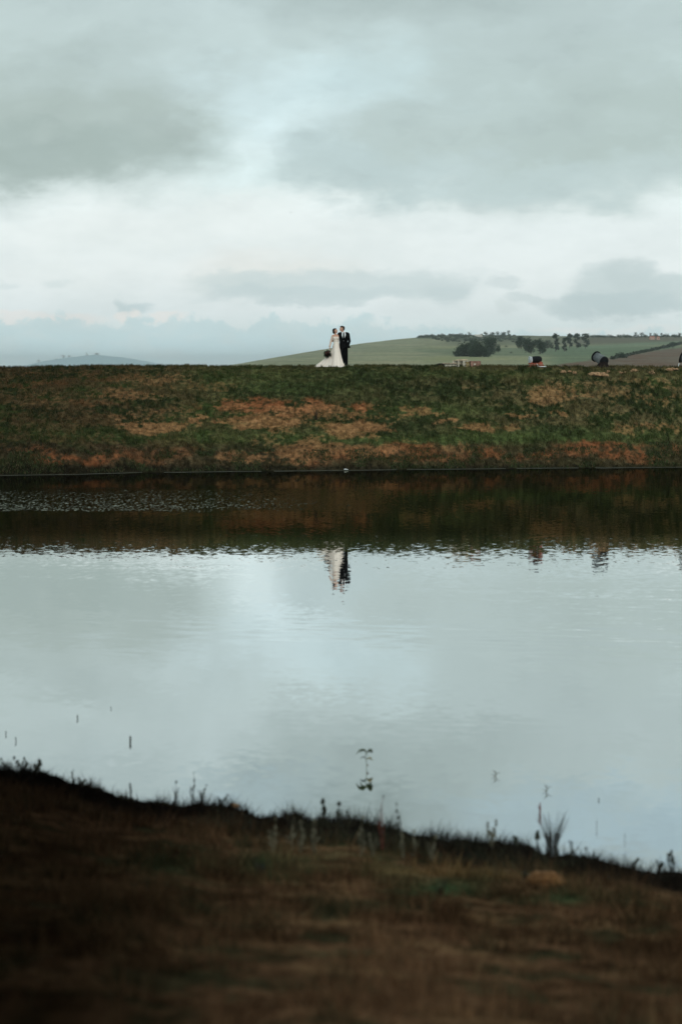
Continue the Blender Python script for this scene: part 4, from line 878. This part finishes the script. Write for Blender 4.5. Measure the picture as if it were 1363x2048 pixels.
tag(blades('low_weeds', X, Y, nz(X, Y), rng.uniform(.03, .13, k)*rng.uniform(.4, 1, k), rng.uniform(.005, .014, k), np.array([.036,.034,.022])*rng.uniform(.3, 1.5, (k, 1)), M['blade'], .9), 'greyish low weeds behind the dark mud in the middle of the near bank', 'weeds', None, 'stuff')
# rock
p = near_pt(1085, 1772); bm = bmesh.new(); lump(bm, (0, 0, .03), (.125, .09, .065), 3, 4, .22); lump(bm, (.07, .01, .02), (.075, .07, .05), 8, 3, .3); o = bm_obj('rock', bm, M['rock'], None, True); o.location = p; tag(o, 'tan rock lying on the near bank at the right', 'rock')
p = near_pt(1050, 1768); weed('low_plant', p, .13, 'low dark plant growing against the left side of the tan rock', 'plant', mats=('stalkd', 'darkleaf'), n=5, heads=0, leaves=60, spread=.8, seed=8)
p = near_pt(468, 1617); bm = bmesh.new(); lump(bm, (0, 0, .02), (.045, .04, .03), 9, 3, .3); o = bm_obj('stone', bm, M['clod'], None, True); o.location = p; tag(o, 'small pale stone on the dark near water edge', 'stone')
p = near_pt(521, 1760); weed('low_plant', p, .17, 'small dusky green plant alone on the near bank, centre left', 'plant', mats=('stalkd', 'darkleaf'), n=6, heads=0, leaves=90, spread=.6, seed=9)
p = near_pt(880, 1790); weed('low_plant', p, .10, 'spreading green clump on the near bank left of the tan rock', 'plant', mats=('stalkd', 'greenleaf'), n=10, heads=0, leaves=140, spread=1.6, seed=10)
# reed tuft
p = near_pt(1103, 1693); root = empty('reed_tuft', p, 'upright dark tuft of reeds at the near water edge', 'reeds'); rr = random.Random(12); bm = bmesh.new()
for k_ in range(60):
    a = rr.uniform(0, 6.28); L = rr.uniform(.12, .34); sp = rr.uniform(.02, .26); d = Vector((math.cos(a)*sp, math.sin(a)*sp, 1)); b0 = Vector((math.cos(a)*.04, math.sin(a)*.04, -.02)); tube(bm, [b0, b0+d*L*.5, b0+d*L+Vector((math.cos(a)*.04, 0, -.01))], [.0032, .0026, .0008], 4)
bm_obj('blades', bm, M['stalkd'], root)
# dead stalks and small weeds
W = [ # px, row of foot, height px, label, mats, n, heads, hs, spread, leaves
 (385,1606,60,'tall thin dark stalk on the left near shore',('stalkd','darkleaf'),2,4,.014,.12,3),
 (405,1606,34,'twiggy dark weed just right of the tall thin stalk',('stalkd','darkleaf'),6,9,.010,.5,10),
 (352,1604,40,'slender dark stalk left of the tall thin stalk',('stalkd','darkleaf'),3,4,.011,.25,3),
 (443,1610,18,'low tilted dark sprig right of the twiggy weed',('stalkd','darkleaf'),3,6,.014,.9,4),
 (262,1594,24,'small dark sprig on the left shore slope',('stalkd','darkleaf'),3,4,.012,.4,4),
 (45,1548,30,'wide dark bristly weed near the left edge of the shore',('stalkd','darkleaf'),8,14,.016,.8,20),
 (72,1552,30,'thickest dark weed on the far left shore',('stalkd','darkleaf'),8,16,.018,.5,24),
 (12,1545,26,'thin weed at the left edge of the photo',('stalkd','darkleaf'),5,8,.012,.5,8),
 (148,1572,30,'low weed with two thin stalks on the left shore',('stalkd','darkleaf'),2,4,.010,.4,6),
 (163,1575,18,'flat spreading dark weed on the left shore',('stalkd','darkleaf'),5,8,.014,1.2,12),
 (648,1652,46,'weed with one dark oval seed head, left of centre',('stalkd','darkleaf'),1,3,.024,.1,6),
 (681,1655,46,'weed with a dark tapering seed head, right of the oval one',('stalkd','darkleaf'),1,3,.022,.1,6),
 (703,1652,26,'weed with a small dark head leaning right at the water edge',('stalkd','darkleaf'),2,3,.016,.5,4),
 (765,1700,106,'tall reddish dead stalk right of centre',('redstalk','stalkd'),2,5,.013,.06,4),
 (797,1668,60,'tall very thin grey stalk right of the reddish stalk',('stalkd','darkleaf'),2,5,.012,.15,4),
 (722,1712,76,'pale upright dead stalk in front of the dark mud, centre',('stalkp','stalkp'),1,4,.012,.06,3),
 (545,1706,70,'leftmost pale forked stalk before the dark mud',('stalkp','stalkp'),3,6,.012,.2,6),
 (585,1704,66,'pale stalk in the left group, second from left',('stalkp','stalkp'),2,5,.012,.1,5),
 (602,1706,60,'pale stalk with a tufted top in the left group',('stalkp','stalkp'),2,7,.014,.2,6),
 (630,1708,66,'rightmost pale stalk of the left group',('stalkp','stalkp'),2,7,.014,.12,6),
 (805,1716,60,'short pale stalk left of the right-hand group',('stalkp','stalkp'),2,5,.012,.2,8),
 (828,1716,50,'bent pale stalk in the right-hand group',('stalkp','stalkp'),3,5,.012,.4,8),
 (868,1722,50,'pale forked stalk leaning right, last of the right-hand group',('stalkp','stalkp'),3,6,.012,.5,8),
 (745,1712,40,'low pale weed between the tall stalks',('stalkp','stalkp'),4,5,.011,.6,14),
 (985,1700,56,'tan tufted weed on the dark mud at the right',('stalkp','stalkp'),7,12,.013,.35,10),
 (1028,1704,30,'dark knobbly weed left of the reed tuft',('stalkd','darkleaf'),4,9,.016,.4,10),
 (1145,1724,40,'thin forked dark weed right of the reed tuft',('stalkd','darkleaf'),3,5,.012,.2,8),
 (1186,1730,30,'crooked dark weed, second right of the reed tuft',('stalkd','darkleaf'),4,6,.012,.7,8),
 (1265,1736,18,'low dark tuft on the right shore',('stalkd','darkleaf'),6,8,.014,.8,16),
 (1318,1742,20,'low grey weed near the right corner of the shore',('stalkp','darkleaf'),6,8,.012,.9,20),
 (1342,1744,40,'dark weed with a pointed top near the right edge',('stalkd','darkleaf'),3,8,.016,.3,14),
 (882,1690,22,'small dark clump on the mud rim at right of centre',('stalkd','darkleaf'),6,8,.014,.8,16),
 (1075,1700,34,'weed with one dark round head just left of the reed tuft',('stalkd','darkleaf'),1,2,.026,.1,3)]
for i, (a, b, hp_, lb, ms_, n_, hd, hs, sp, lv) in enumerate(W):
    p = near_pt(a, b); H = hp_*p.y/F
    weed('weed_stalk', p, H, lb, 'weed', 'weeds along the near shore', ms_, n_, hd, hs, sp, 200+i, lv)
# twigs and leaves standing in the shallow water
def wpt(p, r_): y_ = F*CAMZ/(r_-HOR); return Vector(((p-681.5)/F*y_, y_, 0))
p = wpt(728, 1538); root = empty('water_plant', p, 'small leafy plant standing out of the lake, its leaves mirrored below', 'plant')
bm = bmesh.new(); tube(bm, [(.02, 0, -.1), (.025, 0, .05), (.01, 0, .13), (.02, .0, .18)], [.003, .003, .0025, .001], 6); bm_obj('stem', bm, M['greenleaf'], root)
def leafm(name, pts, wid, m):
    bm = bmesh.new(); pts = [Vector(q_) for q_ in pts]; L_ = []; R2_ = []
    for i, q_ in enumerate(pts):
        t_ = i/(len(pts)-1); w_ = wid*math.sin(math.pi*min(.97, max(.03, t_)))**.7
        L_.append(bm.verts.new(q_+Vector((0, -w_, w_*.45)))); R2_.append(bm.verts.new(q_+Vector((0, w_, -w_*.45))))
    for i in range(len(pts)-1): bm.faces.new((L_[i], L_[i+1], R2_[i+1], R2_[i]))
    bm.normal_update(); bmesh.ops.solidify(bm, geom=bm.faces[:], thickness=.002); bm_obj(name, bm, m, root, True)
leafm('leaf', [(.02,0,.165),(.055,-.01,.195),(.078,-.01,.185),(.085,-.01,.165)], .045, M['greenleaf'])
leafm('leaf', [(.02,0,.165),(-.01,-.01,.195),(-.05,-.01,.185),(-.080,-.01,.145)], .034, M['greenleaf'])
leafm('leaf', [(.02,0,.15),(.03,-.03,.17),(.025,-.06,.16),(.02,-.09,.13)], .04, M['greenleaf'])
leafm('leaf', [(.02,0,.095),(.045,-.01,.115),(.07,-.01,.108),(.085,-.01,.085)], .034, M['tanleaf'])
leafm('leaf', [(.02,0,.10),(.0,-.01,.12),(-.02,-.01,.12),(-.04,-.01,.10)], .014, M['darkleaf'])
leafm('leaf', [(.02,0,.15),(.04,.03,.18),(.06,.05,.175),(.075,.07,.15)], .04, M['greenleaf'])
leafm('leaf', [(.02,0,.16),(.01,.02,.185),(-.02,.04,.18),(-.04,.06,.15)], .03, M['greenleaf'])
leafm('leaf', [(.02,0,.03),(.035,-.01,.045),(.045,-.01,.035)], .014, M['redstalk'])
TW = [(260,1484,14,'thick short dark twig standing in the lake at left','darkleaf',.010),(155,1437,9,'tiny dark twig tip in the water, farthest left one','darkleaf',.006),(1078,1626,22,'short reddish stick standing in the water at right','redstalk',.009),
      (222,1417,5,'faint tiny twig tip right of the farthest one','darkleaf',.004),(990,1552,12,'pale wispy twig in the water left of the reddish stick','stalkp',.004),(1092,1582,14,'pale wispy twig in the water above the reddish stick','stalkp',.004),
      (12,1468,8,'tiny twig in the water at the left edge','darkleaf',.005),(32,1482,10,'little forked twig in the water near the left edge','darkleaf',.005),(1196,1600,6,'tiny twig tip in the water right of the reddish stick','darkleaf',.004),(1192,1655,20,'first thin pale stem in the water at far right, nearer the reeds','stalkp',.002),(1248,1680,16,'second thin pale stem in the water at far right','stalkp',.002)]
for i, (a, b, hp_, lb, m_, wd) in enumerate(TW):
    p = wpt(a, b+1); H = hp_*p.y/F; rr = random.Random(i); bm = bmesh.new(); k_ = H/.06
    tube(bm, [(0, 0, -.08), (wd*.5, 0, H*.4), (rr.uniform(-.3, .3)*wd, 0, H*.75), (rr.uniform(-1, 1)*wd, 0, H)], [wd*.7, wd, wd*.8, wd*.25], 7)
    tube(bm, [(0, 0, H*.4), (wd*2.2*rr.choice((-1, 1)), 0, H*.72)], [wd*.4, wd*.15], 5)
    if i in (4, 5): [tube(bm, [(0, 0, H*.3*q), (dx_*.5, 0, H*(.3*q+.28)), (dx_, 0, H*(.3*q+.35+.1*q))], [.003, .003, .001], 5) for q, dx_ in enumerate((-.045, .05, -.03))]
    o = bm_obj('water_twig', bm, M[m_], None, True); o.location = p; tag(o, lb, 'twig', 'twigs standing in the lake')

# bird
d = 420.; bp = Vector(((581.5-681.5)/F*d, d, CAMZ+(HOR-425.5)*d/F)); root = empty('bird', bp, 'tiny dark bird flying high over the lake', 'bird')
bm = bmesh.new(); hull(bm, [((0, 0, 0), (.05,.13,.045)), ((0, -.12, .01), (.035,.04,.035))]); hull(bm, [((0, .12, 0), (.03,.02,.012)), ((0, .22, 0), (.05,.02,.006))]); bm_obj('body', bm, M['bird'], root, True)
for s in (-1, 1):
    bm = bmesh.new(); vv = [bm.verts.new(k_) for k_ in ((s*.03, -.06, .02), (s*.16, -.07, .09), (s*.32, .05, .06), (s*.16, .05, .08), (s*.03, .07, .02))]; bm.faces.new(vv); bm.normal_update(); bmesh.ops.solidify(bm, geom=bm.faces[:], thickness=.008); bm_obj('wing', bm, M['bird'], root)

# ------------------------------------------------------------------ haze over the whole land
bm = bmesh.new(); box(bm, (0, 8050, 39), (24000, 16900, 84)); hz = bm_obj('haze', bm, None)
m = bpy.data.materials.new('haze_air'); m.use_nodes = True; t = NT(m.node_tree); o = t.n('ShaderNodeOutputMaterial'); pv = t.n('ShaderNodeVolumePrincipled')
pv.inputs['Color'].default_value = (.955, .985, .99, 1); pv.inputs['Density'].default_value = .00008; pv.inputs['Anisotropy'].default_value = .7
t.nt.links.new(pv.outputs[0], o.inputs['Volume']); hz.data.materials.append(m); tag(hz, 'pale evening haze over the land', 'haze', None, 'stuff')
